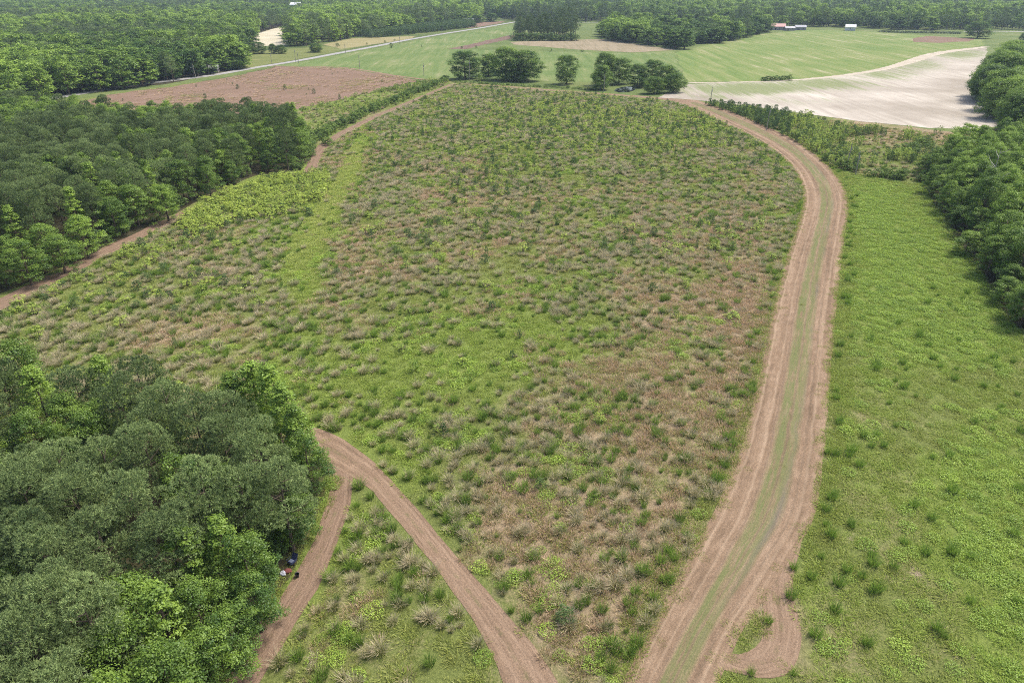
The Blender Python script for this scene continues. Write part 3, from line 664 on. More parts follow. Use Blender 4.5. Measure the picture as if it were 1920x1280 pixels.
def clear_view(kinds, px, py, margin):
    for kd in kinds:
        out = []
        for r_ in PLACE[kd]:
            p = PROTO[kd][int(r_[6])]; H = p['H'] * r_[3]; q, d = pix((r_[0], r_[1], H * .55)); rp = p['rad'] * r_[4] * FPX / d
            if math.hypot(q[0] - px, (q[1] - py) * .85) > rp + margin: out.append(r_)
        PLACE[kd][:] = out
clear_view(('broadleaf', 'pine', 'sweetgum'), 548, 1064, 2)
for x, y, h in [(522, 1040, 1.6), (508, 1030, 2.2), (530, 1020, 1.5), (545, 1022, 1.2), (515, 1055, 1.3), (498, 1050, 2.4), (540, 1005, 1.8), (520, 1000, 2.6), (555, 1010, 1.2), (508, 1075, 1.4), (490, 1020, 3.0), (505, 1005, 3.0)]:
    b = g(x, y); put('shrub', b[0], b[1], H=h, tint=rng.uniform(0, .35))
# --- the wood beyond the woodside track
fixed = []
for (x, y, kind, H, tint) in [(163, 306, 'sweetgum', 13, .85), (127, 352, 'sweetgum', 12, .95), (90, 306, 'sweetgum', 12, .7), (10, 385, 'sweetgum', 12, .8), (143, 405, 'broadleaf', 9, .75), (267, 300, 'sweetgum', 13, .72), (300, 345, 'broadleaf', 9, .65),
        (213, 285, 'sweetgum', 12, .7), (347, 238, 'broadleaf', 13, .8), (243, 243, 'sweetgum', 12, .6), (473, 196, 'sweetgum', 13, .75), (547, 192, 'sweetgum', 14, .9), (555, 240, 'broadleaf', 10, .5), (410, 240, 'broadleaf', 12.5, .3), (440, 250, 'broadleaf', 11.5, .3),
        (330, 300, 'broadleaf', 11, .3), (380, 290, 'broadleaf', 11, .3), (500, 240, 'broadleaf', 12, .35), (200, 370, 'broadleaf', 9, .3), (240, 345, 'broadleaf', 10, .45), (70, 420, 'broadleaf', 9, .5), (30, 450, 'broadleaf', 9, .4), (100, 440, 'broadleaf', 8, .4), (530, 220, 'pine', 14, .2)]:
    p = g(x, y, H * .97); put(kind, p[0], p[1], H=H, tint=tint, width={'pine': 7, 'sweetgum': 5.6, 'broadleaf': 7.5}[kind]); fixed.append(p[:2])
X, Y = thin(*scatter_poly(MIDWOOD, 5.0), fixed, 3.4); k_ = ~on_track(X, Y, 2.6); X, Y = X[k_], Y[k_]
pp, _ = pix(np.stack([X, Y, X * 0], -1))
dn = fbm(X * .03, Y * .03, 77)
for x, y, q, d in zip(X, Y, pp, dn):
    edge = inpoly(np.array([q[0]]), np.array([q[1] + 22]), MIDWOOD)[0] and inpoly(np.array([q[0] + 25]), np.array([q[1]]), MIDWOOD)[0]
    if not edge and rng.random() < .75: put('broadleaf', x, y, H=rng.uniform(4, 8.5), tint=rng.uniform(.1, .45), width=rng.uniform(4.5, 6.5))
    elif d + rng.normal(0, .08) > .47: put('pine', x, y, H=rng.uniform(11, 14), tint=rng.uniform(.15, .65), width=rng.uniform(6, 7.6))
    else: put('broadleaf', x, y, H=rng.uniform(9, 12.5), tint=rng.uniform(.25, .9), width=rng.uniform(5.5, 7.5))
for line, n in (([(0, 556), (150, 490), (330, 404), (400, 366), (480, 334), (560, 325), (590, 300), (592, 262)], 46), ):
    Q = smooth_line(g(*np.array(line, float).T), 2.0)
    for k in rng.integers(len(Q), size=n): put('shrub', Q[k, 0] - rng.uniform(1.5, 3.5), Q[k, 1] + rng.uniform(2, 4), H=rng.uniform(1.8, 3.4), tint=rng.uniform(.1, .45))

# --- the right-hand woods
X, Y = scatter_poly(RIGHTWOOD, 5.2)
pp, _ = pix(np.stack([X, Y, X * 0], -1))
for x, y, q in zip(X, Y, pp):
    if q[0] > 2250: continue
    edge = not inpoly(np.array([q[0] - 28]), np.array([q[1] + 14]), RIGHTWOOD)[0]
    H = rng.uniform(5, 8.5) if edge else rng.uniform(9.5, 13)
    put('broadleaf', x, y, H=H, tint=rng.uniform(.3, .9) if not edge else rng.uniform(.2, .6), width=rng.uniform(6.2, 8.2) if not edge else rng.uniform(5, 6.5))
X, Y = scatter_poly(RIGHTEDGE, 10.0)
pp, _ = pix(np.stack([X, Y, X * 0], -1))
for x, y, q in zip(X, Y, pp):
    if q[0] > 2200: continue
    put('bigtree', x, y, H=rng.uniform(13, 18), tint=rng.uniform(.2, .85), width=rng.uniform(13, 17))
for bx, by, ty, w, tint in [(1842, 192, 118, 62, .15), (1862, 222, 140, 70, .55), (1895, 252, 165, 70, .35), (1868, 185, 92, 80, .4)]:
    b = g(bx, by); put('bigtree', b[0], b[1], H=top_height(bx, by, ty), width=w * b[1] / 1230, tint=tint)

# --- single trees and clumps in the far fields: base pixel, top row, width in pixels
for kind, bx, by, ty, w, tint in [
    ('bigtree', 872, 148, 93, 54, .12), ('bigtree', 916, 143, 98, 40, .2), ('bigtree', 948, 150, 84, 62, .45), ('bigtree', 985, 151, 92, 66, .3), ('bigtree', 968, 153, 105, 50, .25), ('bigtree', 1062, 158, 101, 44, .35),
    ('bigtree', 1133, 160, 92, 44, .25), ('bigtree', 1126, 168, 118, 42, .4), ('bigtree', 1160, 158, 106, 46, .35), ('bigtree', 1195, 164, 116, 40, .1), ('bigtree', 1222, 160, 110, 42, .25), ('bigtree', 1248, 166, 118, 46, .2), ('bigtree', 1226, 176, 143, 38, .35), ('bigtree', 1262, 174, 134, 40, .3),
    ('shrub', 903, 152, 136, 26, .3), ('bigtree', 1832, 72, 39, 40, .25), ('bigtree', 1918, 78, 61, 18, .2), ('bigtree', 593, 98, 81, 27, .25), ('shrub', 633, 88, 80, 8, .1), ('shrub', 734, 90, 80, 7, .1), ('shrub', 688, 84, 80, 4, .2), ('shrub', 722, 80, 76, 4, .2), ('shrub', 740, 77, 73, 4, .2),
    ('shrub', 791, 89, 84, 4, .2), ('shrub', 866, 92, 87, 5, .1), ('shrub', 893, 91, 85, 5, .1), ('shrub', 1033, 97, 91, 5, .1), ('shrub', 1092, 98, 93, 8, .1),
    ('bigtree', 464, 100, 82, 22, .2), ('bigtree', 486, 101, 78, 28, .15), ('bigtree', 513, 101, 81, 16, .1), ('bigtree', 528, 101, 83, 18, .2), ('shrub', 443, 100, 91, 8, .2),
    ('bigtree', 445, 130, 104, 36, .15), ('bigtree', 420, 133, 108, 30, .2), ('bigtree', 200, 166, 147, 24, .95), ('bigtree', 330, 146, 120, 30, .4), ('shrub', 895, 40, 27, 18, .1), ('bigtree', 895, 43, 26, 26, .2), ('bigtree', 922, 41, 24, 24, .1)]:
    b = g(bx, by); put(kind, b[0], b[1], H=top_height(bx, by, ty), width=w * b[1] / 1215, tint=tint)
# little hedge pieces in the crop field and sprinkled seedlings on the bare field
for k in range(16): b = g(1428 + k * 3.5, 152.5 - k * .12); put('shrub', b[0], b[1], H=rng.uniform(2.0, 3.0), tint=rng.uniform(0, .2))
for k in range(34):
    x, y = rng.uniform(200, 780), rng.uniform(128, 205)
    if inpoly(np.array([x]), np.array([y]), PINK)[0]: b = g(x, y); put('youngpine', b[0], b[1], H=.9 + 1.7 * rng.random() ** 2.5, tint=rng.uniform(0, .5))

# --- hedge along the woodside track and regrowth to the left of it
Q = smooth_line(g(*np.array([(600, 264), (640, 240), (700, 212), (780, 178), (846, 151)], float).T), 1.0)
for k in range(0, len(Q), 2):
    for j in range(2): put('shrub', Q[k, 0] + rng.normal(-1.5, 1.2), Q[k, 1] + rng.normal(1.5, 1.2), H=rng.uniform(1.6, 3.4), tint=rng.uniform(.1, .55))
for k in range(20): b = g(rng.uniform(575, 640), rng.uniform(245, 280)); put('shrub', b[0] - 4, b[1] + 3, H=rng.uniform(1.5, 3), tint=rng.uniform(.3, .7))
Q2 = smooth_line(g(*np.array([(720, 172), (760, 163), (800, 153)], float).T), 1.0)
for k in range(0, len(Q2), 2): put('shrub', Q2[k, 0] + rng.normal(0, 1), Q2[k, 1] + rng.normal(0, 1), H=rng.uniform(1.2, 2.2), tint=rng.uniform(.2, .7))
X, Y = scatter_poly(LEFTREG, 3.2); k = fbm(X * .08, Y * .08, 5) > .45
put_many('sapling', X[k], Y[k], rng.uniform(.4, .9, k.sum()), rng.uniform(.6, 1.2, k.sum()), rng.uniform(.1, .7, k.sum()))
# long line of weeds under the trees at the far edge of the field
for k in range(70): b = g(850 + k * 4 + rng.normal(0, 2), 154.5 + k * .22 + rng.normal(0, .6)); put('shrub', b[0], b[1], H=rng.uniform(.7, 1.5), tint=rng.uniform(.2, .6), width=rng.uniform(1.5, 3))

# --- regrowth between lane and sandy field
X, Y = scatter_poly(REGROW, 2.1); P, _ = pix(np.stack([X, Y, X * 0], -1)); px, py = P[:, 0], P[:, 1]
n = fbm(X * .07, Y * .07, 15); n += .3 * np.clip((1500 - px) / 200, -.6, 1) ; keep = n > np.where(px > 1490, .40, .36)
bare = blobs(px, py, [(1640, 238, 70, 9, 1), (1780, 262, 60, 14, 1), (1700, 245, 60, 8, 1), (1560, 225, 60, 8, .7)]) > .45; keep &= ~bare
for x, y, a in zip(X[keep], Y[keep], px[keep]):
    left = a < 1480
    put('youngpine' if rng.random() < (.75 if left else .35) else 'sapling', x, y, s=rng.uniform(.6, 1.35), tint=rng.uniform(.05, .4) if left else rng.uniform(.3, .9))
for line, n_ in (([(1560, 306), (1600, 322), (1680, 338), (1740, 345)], 34), ([(1690, 300), (1740, 280), (1800, 270)], 26), ([(1330, 198), (1420, 228), (1500, 262)], 22)):
    Q = smooth_line(g(*np.array(line, float).T), 1.0)
    for k in rng.integers(len(Q), size=n_): put('shrub', Q[k, 0] + rng.normal(0, 1.5), Q[k, 1] + rng.uniform(0, 4), H=rng.uniform(1.5, 3.2), tint=rng.uniform(.2, .6))

# --- saplings in the main field
SUNLIT_BAND = [(672, 256), (688, 258), (684, 290), (668, 330), (655, 365), (628, 410), (612, 450), (604, 500), (602, 560), (560, 575), (538, 540), (540, 490), (556, 440), (596, 390), (628, 340), (645, 305), (658, 275)]
FB = [(1150, 230, 330, 55, 1), (950, 200, 150, 40, .6), (1300, 280, 120, 60, .8), (500, 355, 130, 42, 1.0), (420, 385, 90, 30, .9), (330, 500, 160, 60, .75), (560, 400, 60, 40, .4), (900, 330, 250, 60, .5), (850, 430, 200, 60, .35), (1300, 420, 150, 70, .4), (180, 560, 150, 50, .6)]
X, Y = scatter_poly(FIELD, 2.0); tn, lm, so, px, py, md = cover(X, Y)
w = blobs(px, py, FB); keep = rng.random(len(X)) < w * .95 * np.clip((fbm(X * .08, Y * .08, 91) - .28) * 3.2, 0, 1) + .012
lane_bare = blobs(px, py, [(600, 410, 35, 60, 1), (570, 480, 35, 60, 1), (655, 320, 20, 50, 1), (560, 560, 40, 60, .8)]) > .5
keep &= ~inpoly(px, py, SUNLIT_BAND) & ~on_track(X, Y, 1.2)
isp = rng.random(len(X)) < .38; dense = blobs(px, py, [(520, 350, 120, 40, 1), (1150, 230, 330, 55, .7)])
k = keep & isp; n = k.sum(); put_many('youngpine', X[k], Y[k], rng.uniform(.35, .95, n), rng.uniform(.45, 1.05, n), rng.uniform(0, .75, n))
k = keep & ~isp; n = k.sum(); put_many('sapling', X[k], Y[k], rng.uniform(.35, .85, n), rng.uniform(.6, 1.3, n), rng.uniform(.3, .8, n) + .35 * dense[k])

X, Y = scatter_poly([(325, 418), (400, 372), (480, 341), (570, 326), (622, 330), (612, 368), (545, 398), (440, 420), (360, 452)], 1.5); n = len(X)
k = (rng.random(n) < .75) & ~on_track(X, Y, .8); n = k.sum(); put_many('sapling', X[k], Y[k], rng.uniform(.45, .95, n), rng.uniform(.7, 1.4, n), rng.uniform(.5, 1, n))
# thin weeds on the bare field
X, Y = scatter_poly(PINK, 2.6, 1.0); n = len(X); e = fbm(X * .05, Y * .05, 19)
k = (rng.random(n) < np.clip((e - .3) * 1.6, .05, .8)); n = k.sum(); put_many('drygrass', X[k], Y[k], rng.uniform(.5, 1.2, n), rng.uniform(1.2, 2.4, n), rng.uniform(0, .6, n))
k = (rng.random(len(X)) < np.clip((e - .52) * 2, 0, .35)); n = k.sum(); put_many('lowgrass', X[k], Y[k], rng.uniform(.8, 1.6, n), rng.uniform(1.2, 2.6, n), rng.uniform(0, .7, n))
# --- tussocks, dry grass, low grass, weeds
def scatter_ground(poly, spacing):
    X, Y = scatter_poly(poly, spacing, 1.0); return (X, Y) + cover(X, Y)[:5]
for poly, sp in ((FIELD, .92), (WEDGE, .85), (LEFTREG, 2.0), (REGROW, 1.5)):
    X, Y, tn, lm, so, px, py = scatter_ground(poly, sp); n = len(X)
    vis = (px > -120) & (px < 2040) & (py < 1420) & ~on_track(X, Y, .45)
    cl = .55 * fbm(X * .22, Y * .22, 61) + .45 * fbm(X * .06, Y * .06, 65); strip_ = blobs(px, py, [(600, 410, 40, 60, 1), (570, 490, 40, 70, 1), (655, 320, 22, 50, 1), (680, 262, 16, 30, 1), (950, 640, 130, 60, .75), (790, 710, 120, 50, .6)])
    strip_ = np.where(inpoly(px, py, SUNLIT_BAND), 1.0, strip_)
    dens = np.clip((cl - .30) * 3.0, 0, 1) * (1 - .95 * np.clip(strip_ * 1.3, 0, 1))
    far = np.clip((Y - 60) / 200, 0, 1)
    q = rng.random(n)
    pg = (.20 + .10 * lm) * dens; pgy = (.46 - .26 * tn) * dens * (1 - .35 * lm)
    k = vis & (q < pg); m = k.sum(); s_ = rng.uniform(.45, 1.12, m); put_many('tussock_green', X[k], Y[k], s_, s_ * rng.uniform(.8, 1.2, m), rng.uniform(.1, .9, m))
    k = vis & (q >= pg) & (q < pg + pgy); m = k.sum(); s_ = rng.uniform(.48, 1.12, m); put_many('tussock_grey', X[k], Y[k], s_, s_ * rng.uniform(.8, 1.2, m), rng.uniform(0, 1, m))
    k = vis & (q >= pg + pgy) & (rng.random(n) < np.clip(tn * 1.3 - .25, 0, .95) * (1 - .9 * np.clip(strip_, 0, 1))); m = k.sum(); s_ = rng.uniform(.6, 1.2, m); put_many('drygrass', X[k], Y[k], s_, s_ * rng.uniform(1.0, 1.5, m), rng.uniform(0, 1, m))
    k = vis & (rng.random(n) < .55 + .4 * lm) & (q >= pg + pgy * .6); m = k.sum(); s_ = rng.uniform(.6, 1.3, m); put_many('lowgrass', X[k], Y[k], s_, s_ * rng.uniform(1., 1.5, m), .2 + .5 * lm[k] + rng.uniform(-.2, .3, m))
    wn_ = fbm(X * .13 + 40, Y * .13, 71)
    k = vis & (rng.random(n) < np.clip((wn_ - .56) * 5, 0, .7)) & (q >= pg + pgy * .5); m = k.sum(); s_ = rng.uniform(.5, 1.3, m); put_many('weed', X[k], Y[k], s_ * 1.1, s_, rng.uniform(.15, 1, m))
X, Y, tn, lm, so, px, py = scatter_ground(MEADOW, .95); n = len(X); vis = (px < 2010) & (py < 1400) & ~on_track(X, Y, .35); q = rng.random(n)
brt = blobs(px, py, BRIGHT_M)
ctr = np.clip((fbm(X * .15, Y * .15, 33) - .45) * 3, 0, 1)
k = vis & (q < .03 + .11 * ctr) & (brt < .85) & (py > 540); m = k.sum(); s_ = rng.uniform(.5, 1.15, m); put_many('tussock_green', X[k], Y[k], s_, s_, rng.uniform(.5, 1, m))
k = vis & (rng.random(n) < .62 + .3 * lm) & (so < .45); m = k.sum(); s_ = rng.uniform(.6, 1.2, m); put_many('lowgrass', X[k], Y[k], s_, s_ * 1.5, .3 + .7 * lm[k] + rng.uniform(-.25, .25, m))
k = vis & (rng.random(n) < np.clip(brt * 1.1 - .2 + .45 * np.clip((fbm(X * .3, Y * .3, 37) - .5) * 4, 0, 1), .03, .75)); m = k.sum(); s_ = rng.uniform(.5, 1.2, m); put_many('weed', X[k], Y[k], s_, s_ * 1.1, rng.uniform(.2, .9, m))
# smooth strip from the wood corner; sunlit brightness painted into its blade colour
X, Y = scatter_poly(SUNLIT_BAND, .8, 1.0); n = len(X); s_ = rng.uniform(.6, 1.2, n); pb = pix(np.stack([X, Y, X * 0], -1))[0]
k = rng.random(n) < np.clip((575 - pb[:, 1]) / 130, .1, 1); put_many('sunlit_grass', X[k], Y[k], s_[k], s_[k] * 1.4, rng.uniform(0, 1, k.sum()))
# grass creeping back over the turnaround and the tracks
for nm, pl in TRACKS[:4]:
    a, b_ = pl.min(0), pl.max(0); n = int((b_ - a).prod() * (.5 if nm == 'turnaround_track' else .05)); X = rng.uniform(a[0], b_[0], n); Y = rng.uniform(a[1], b_[1], n)
    k = inpoly(X, Y, pl) & (fbm(X * .5, Y * .5, 83) > .52) & (Y < 120); m = k.sum(); s_ = rng.uniform(.25, .6, m); put_many('lowgrass', X[k], Y[k], s_, s_ * 1.4, rng.uniform(0, .5, m))
# verge along the lane, and ragged grass at the edges of the tracks
for line, off in ((LANE_L, -1), (LANE_R, 1)):
    Q = smooth_line(g(*np.array(line[1:14], float).T), .5); T = np.gradient(Q, axis=0); T /= np.linalg.norm(T, axis=1, keepdims=True); N = np.stack([T[:, 1], -T[:, 0]], -1) * off
    k = rng.random(len(Q)) < .16; m = k.sum(); dd = -rng.random(m) ** 2 * 1.8; s_ = rng.uniform(.3, .7, m); put_many('lowgrass', Q[k, 0] + N[k, 0] * dd, Q[k, 1] + N[k, 1] * dd, s_, s_ * 1.3, rng.uniform(0, .6, m))
    for d in (.2, .7, 1.3, 2.1):
        k = rng.random(len(Q)) < .8; m = k.sum(); dd = d + rng.normal(0, .3, m)
        vx, vy = Q[k, 0] + N[k, 0] * dd, Q[k, 1] + N[k, 1] * dd; ok = ~on_track(vx, vy, .1, ('turnaround_track', 'straw_track')); m = ok.sum()
        s_ = rng.uniform(.5, 1.0, m); put_many('lowgrass', vx[ok], vy[ok], s_, s_ * 1.3, rng.uniform(.2, .8, m))
    k = rng.random(len(Q)) < .10; m = k.sum(); dd = rng.uniform(.3, 2.5, m); s_ = rng.uniform(.6, 1.1, m); put_many('tussock_green', Q[k, 0] + N[k, 0] * dd, Q[k, 1] + N[k, 1] * dd, s_, s_, rng.uniform(.4, 1, m))

VERGE = [(600, 850), (640, 905), (612, 960), (575, 1035), (530, 1105), (475, 1185), (410, 1290), (385, 1290), (465, 1175), (530, 1070), (560, 1025), (596, 950), (606, 900)]
X, Y = scatter_poly(VERGE, .7, .5); n = len(X)
k = rng.random(n) < .8; m = k.sum(); s_ = rng.uniform(.6, 1.1, m); put_many('lowgrass', X[k], Y[k], s_, s_ * 1.2, rng.uniform(.2, .8, m))
k = rng.random(n) < .18; m = k.sum(); s_ = rng.uniform(.4, .9, m); put_many('weed', X[k], Y[k], s_, s_, rng.uniform(0, .5, m))
# --- far woods
def far_wood(poly, spacing, Hr, pine_share, tint=(0, .5), seed=1, ylim=2600):
    X, Y = scatter_poly(poly, spacing, .7)
    d = fbm(X * .008, Y * .008, seed)
    pp, _ = pix(np.stack([X, Y, X * 0 + 10], -1))
    d2 = fbm(X * .012, Y * .012, seed + 50)
    for x, y, e, b2, q in zip(X, Y, d, d2, pp):
        if y > ylim or q[0] < -150 or q[0] > 2070: continue
        pn = e + rng.normal(0, .1) < pine_share
        put('farpine' if pn else 'fartree', x, y, H=rng.uniform(*Hr) * (1.05 if pn else 1) * (.62 + .72 * b2) * rng.choice([1, 1, 1.18, .72]), tint=rng.uniform(*tint) + (0 if pn else np.clip((b2 - .42) * 2.4, -.2, .6)), width=rng.uniform(7.5, 11) if pn else rng.uniform(11, 19))
far_wood(TOPWOOD, 9.0, (12, 17), .44, (.15, .6), 3)
far_wood([(536, 86), (560, 90), (640, 76), (700, 66), (765, 56), (880, 42), (905, 32), (860, 12), (560, 12), (550, 48)], 8.5, (13, 18), .40, (.3, .75), 5)
far_wood([(560, 30), (905, 32), (960, 36), (960, -2), (500, -2)], 11, (14, 19), .5, (.2, .6), 6)
far_wood([(945, 38), (1040, 42), (1250, 42), (1440, 52), (1520, 50), (1640, 55), (1700, 57), (2000, 58), (2300, 60), (2300, 0), (945, 0)], 11, (14, 20), .45, (.15, .6), 8)
far_wood([(964, 75), (1070, 76), (1083, 72), (1070, 62), (970, 62)], 8, (15, 19), .9, (0, .25), 9)
far_wood([(1128, 68), (1140, 76), (1200, 82), (1260, 92), (1285, 93), (1300, 84), (1345, 82), (1400, 70), (1440, 60), (1440, 54), (1330, 58), (1260, 60), (1180, 55), (1130, 56)], 8.5, (11, 17), .45, (0, .55), 12)
for k in range(26): b = g(966 + k * 4.6, 77 + rng.normal(0, .6)); put('shrub', b[0], b[1], H=rng.uniform(4.5, 7.5), width=rng.uniform(7, 10), tint=rng.uniform(.05, .4))
# young plantation block beside the road
X, Y = scatter_poly([(668, 68), (700, 72), (760, 66), (892, 51), (885, 43), (800, 44), (740, 52)], 4.2, .25)
put_many('youngpine', X, Y, rng.uniform(1.9, 2.5, len(X)), rng.uniform(2.4, 3.0, len(X)), rng.uniform(0, .5, len(X)))
# distant closing woods to the horizon
X = []; Y = []
for yy in np.arange(2050, 4600, 34): xs_ = np.arange(-.86 * yy, .86 * yy, 26); X += list(xs_ + rng.uniform(-11, 11, len(xs_))); Y += list(yy + rng.uniform(-14, 14, len(xs_)))
X = np.array(X); Y = np.array(Y); pn = fbm(X * .004, Y * .004, 4) < .5
for kind, k in (('farpine', pn), ('fartree', ~pn)):
    m = k.sum(); put_many(kind, X[k], Y[k], rng.uniform(.9, 1.4, m), rng.uniform(2.4, 3.4, m), rng.uniform(.05, .5, m))

# ------------------------------------------------------------------ set out: the largest in view as individuals, the rest as one mass per kind
NAMES = {'pine': ('pine_tree', 'pine tree'), 'broadleaf': ('broadleaf_tree', 'tree'), 'sweetgum': ('sweetgum_tree', 'tree'), 'bigtree': ('spreading_tree', 'tree'), 'farpine': ('tall_pine_tree', 'pine tree'), 'fartree': ('woodland_tree', 'tree'),
         'shrub': ('shrub', 'shrub'), 'sapling': ('sapling', 'sapling'), 'youngpine': ('young_pine', 'sapling'), 'tussock_green': ('grass_tussock', 'grass tussock'), 'tussock_grey': ('dry_tussock', 'grass tussock'),
         'drygrass': ('dry_grass', 'grass'), 'lowgrass': ('grass', 'grass'), 'sunlit_grass': ('grass', 'grass'), 'weed': ('weed_patch', 'weed')}
MASS = {'pine': ('pine_undergrowth', 'pines deeper in the woods, dark green needle crowns'), 'broadleaf': ('woods', 'leafy green trees deeper in the woods'), 'sweetgum': ('woods', 'tall bright trees'), 'bigtree': ('woods', 'spreading trees behind the wood edge'),
        'farpine': ('forest', 'distant dark pine forest closing the view'), 'fartree': ('forest', 'distant green leafy forest closing the view'), 'shrub': ('shrubbery', 'low green shrubs growing in hedges and along tracks'),
        'sapling': ('sapling_growth', 'bright green hardwood saplings spread over the rough field'), 'youngpine': ('young_pine_growth', 'small dark pines spread over field and plantation'), 'tussock_green': ('tussock_growth', 'green grass tussocks dotted over the fields'),
        'tussock_grey': ('dry_tussock_growth', 'grey seeding tussocks covering the rough field'), 'drygrass': ('dry_grass', 'tan dry grass standing in the rough field'), 'lowgrass': ('grass', 'short green grass covering field and meadow'), 'sunlit_grass': ('grass', 'smooth grass strip below the wood corner, sunlit tone painted into its yellow-green'), 'weed': ('weeds', 'lime green leafy weeds in patches')}
def label_of(kind, x, y, tint, px, py, hgt, wid):
    form = 'narrow' if wid < .52 * hgt else ('broad' if wid > .66 * hgt else 'even')
    size = 'small ' if hgt < 7.5 else ('tall ' if hgt > 12.2 else '')
    near = inpoly(np.array([pix((x, y, 0))[0][0]]), np.array([pix((x, y, 0))[0][1]]), NEARWOOD)[0]; b = pix((x, y, 0))[0]
    tone = 'dark green' if tint < .34 else ('mid green' if tint < .64 else 'bright yellow-green')
    grn = 'dusky' if tint < .34 else ('grey-green' if tint < .55 else 'silvery green')
    if kind in ('pine', 'broadleaf', 'sweetgum'):
        if near: place = 'in the wood at the dirt track fork' if inpoly(np.array([b[0] + 110]), np.array([b[1]]), NEARWOOD)[0] else 'at the wood edge by the dirt track'
        elif b[0] > 1600: place = 'in the wood along the bright meadow' if inpoly(np.array([b[0] - 45]), np.array([b[1] + 15]), RIGHTWOOD)[0] else 'at the wood edge above the bright meadow'
        elif not inpoly(np.array([b[0] + 20]), np.array([b[1] + 45]), MIDWOOD)[0]: place = 'at the wood edge by the woodside track'
        elif b[1] < 285: place = 'in the wood below the bare pinkish field'
        else: place = 'inside the wood along the woodside track'
        if kind == 'pine': return f'{size}{grn} {form}-crowned pine {place}', f'{size}{grn} {form} pines {place}'
        shape = 'pointed' if kind == 'sweetgum' else f'{form} round-crowned'
        return f'{size}{tone} {shape} leafy tree {place}', f'{size}{tone} {shape} trees {place}'
    if kind == 'bigtree':
        if b[0] > 1800 and b[1] > 85: place = 'at the edge of the white sandy field'
        elif 840 < b[0] < 1030 and b[1] > 120: place = 'in the clump at the corner of the rough field'
        elif 1030 <= b[0] < 1100 and b[1] > 120: return 'lone tree with open trunk between the two field clumps', None
        elif 1100 <= b[0] < 1300 and b[1] > 120: place = 'in the clump around the small pond'
        elif b[0] > 1800: place = 'standing alone by the far road'
        elif b[0] < 700: place = 'on the lawn beside the grey road'
        else: place = 'by the dirt yard at the end of the road'
        return f'{tone} spreading leafy tree {place}', f'{tone} spreading trees {place}'
    if kind == 'shrub':
        if b[0] < 600 and b[1] > 900: place = 'under the trees beside the dumped navy chair'
        elif b[0] < 600 and b[1] > 240: place = 'under the wood edge by the woodside track'
        elif b[0] < 850 and b[1] > 145: place = 'in the hedge along the woodside track'
        elif b[1] > 190: place = 'between the lane and the sandy field'
        elif b[0] > 1400: place = 'in the short hedge below the striped crop field'
        elif b[1] > 140: place = 'along the far edge of the rough field'
        else: place = 'in the open fields by the road'
        return f'{tone} leafy shrub {place}', f'{tone} shrubs {place}'
    if kind in ('sapling', 'youngpine'):
        if b[0] > 1520 or (b[0] > 1310 and b[1] < 300 and inpoly(np.array([b[0]]), np.array([b[1]]), REGROW)[0]): place = 'in the regrowth between lane and sandy field'
        elif inpoly(np.array([b[0]]), np.array([b[1]]), FIELD)[0]: place = 'in the big rough field'
        elif b[1] < 80: place = 'in the plantation block beside the road'
        else: place = 'on the bare ground beyond the hedge'
        w = 'hardwood sapling' if kind == 'sapling' else 'young pine'
        return f'small {tone} {w} {place}', f'{tone} {w}s {place}'
    if kind in ('tussock_green', 'tussock_grey', 'weed'):
        if inpoly(np.array([b[0]]), np.array([b[1]]), WEDGE)[0]: place = 'in the wedge between the two forking tracks'
        elif inpoly(np.array([b[0]]), np.array([b[1]]), MEADOW)[0]: place = 'in the short meadow beside the mown lane'
        else: place = 'in the big rough field'
        w = {'tussock_green': 'spiky green grass tussock', 'tussock_grey': 'grey seeding grass tussock with green base', 'weed': 'lime green patch of leafy weeds'}[kind]
        return f'{w} {place}', f'{w}s {place}'
    if kind == 'farpine': return f'{grn} tall pine in the woods beyond the road and fields', f'{grn} tall pines beyond the fields'
    return f'{tone} tree in the woods beyond the road and fields', f'{tone} trees beyond the fields'
GN = {}
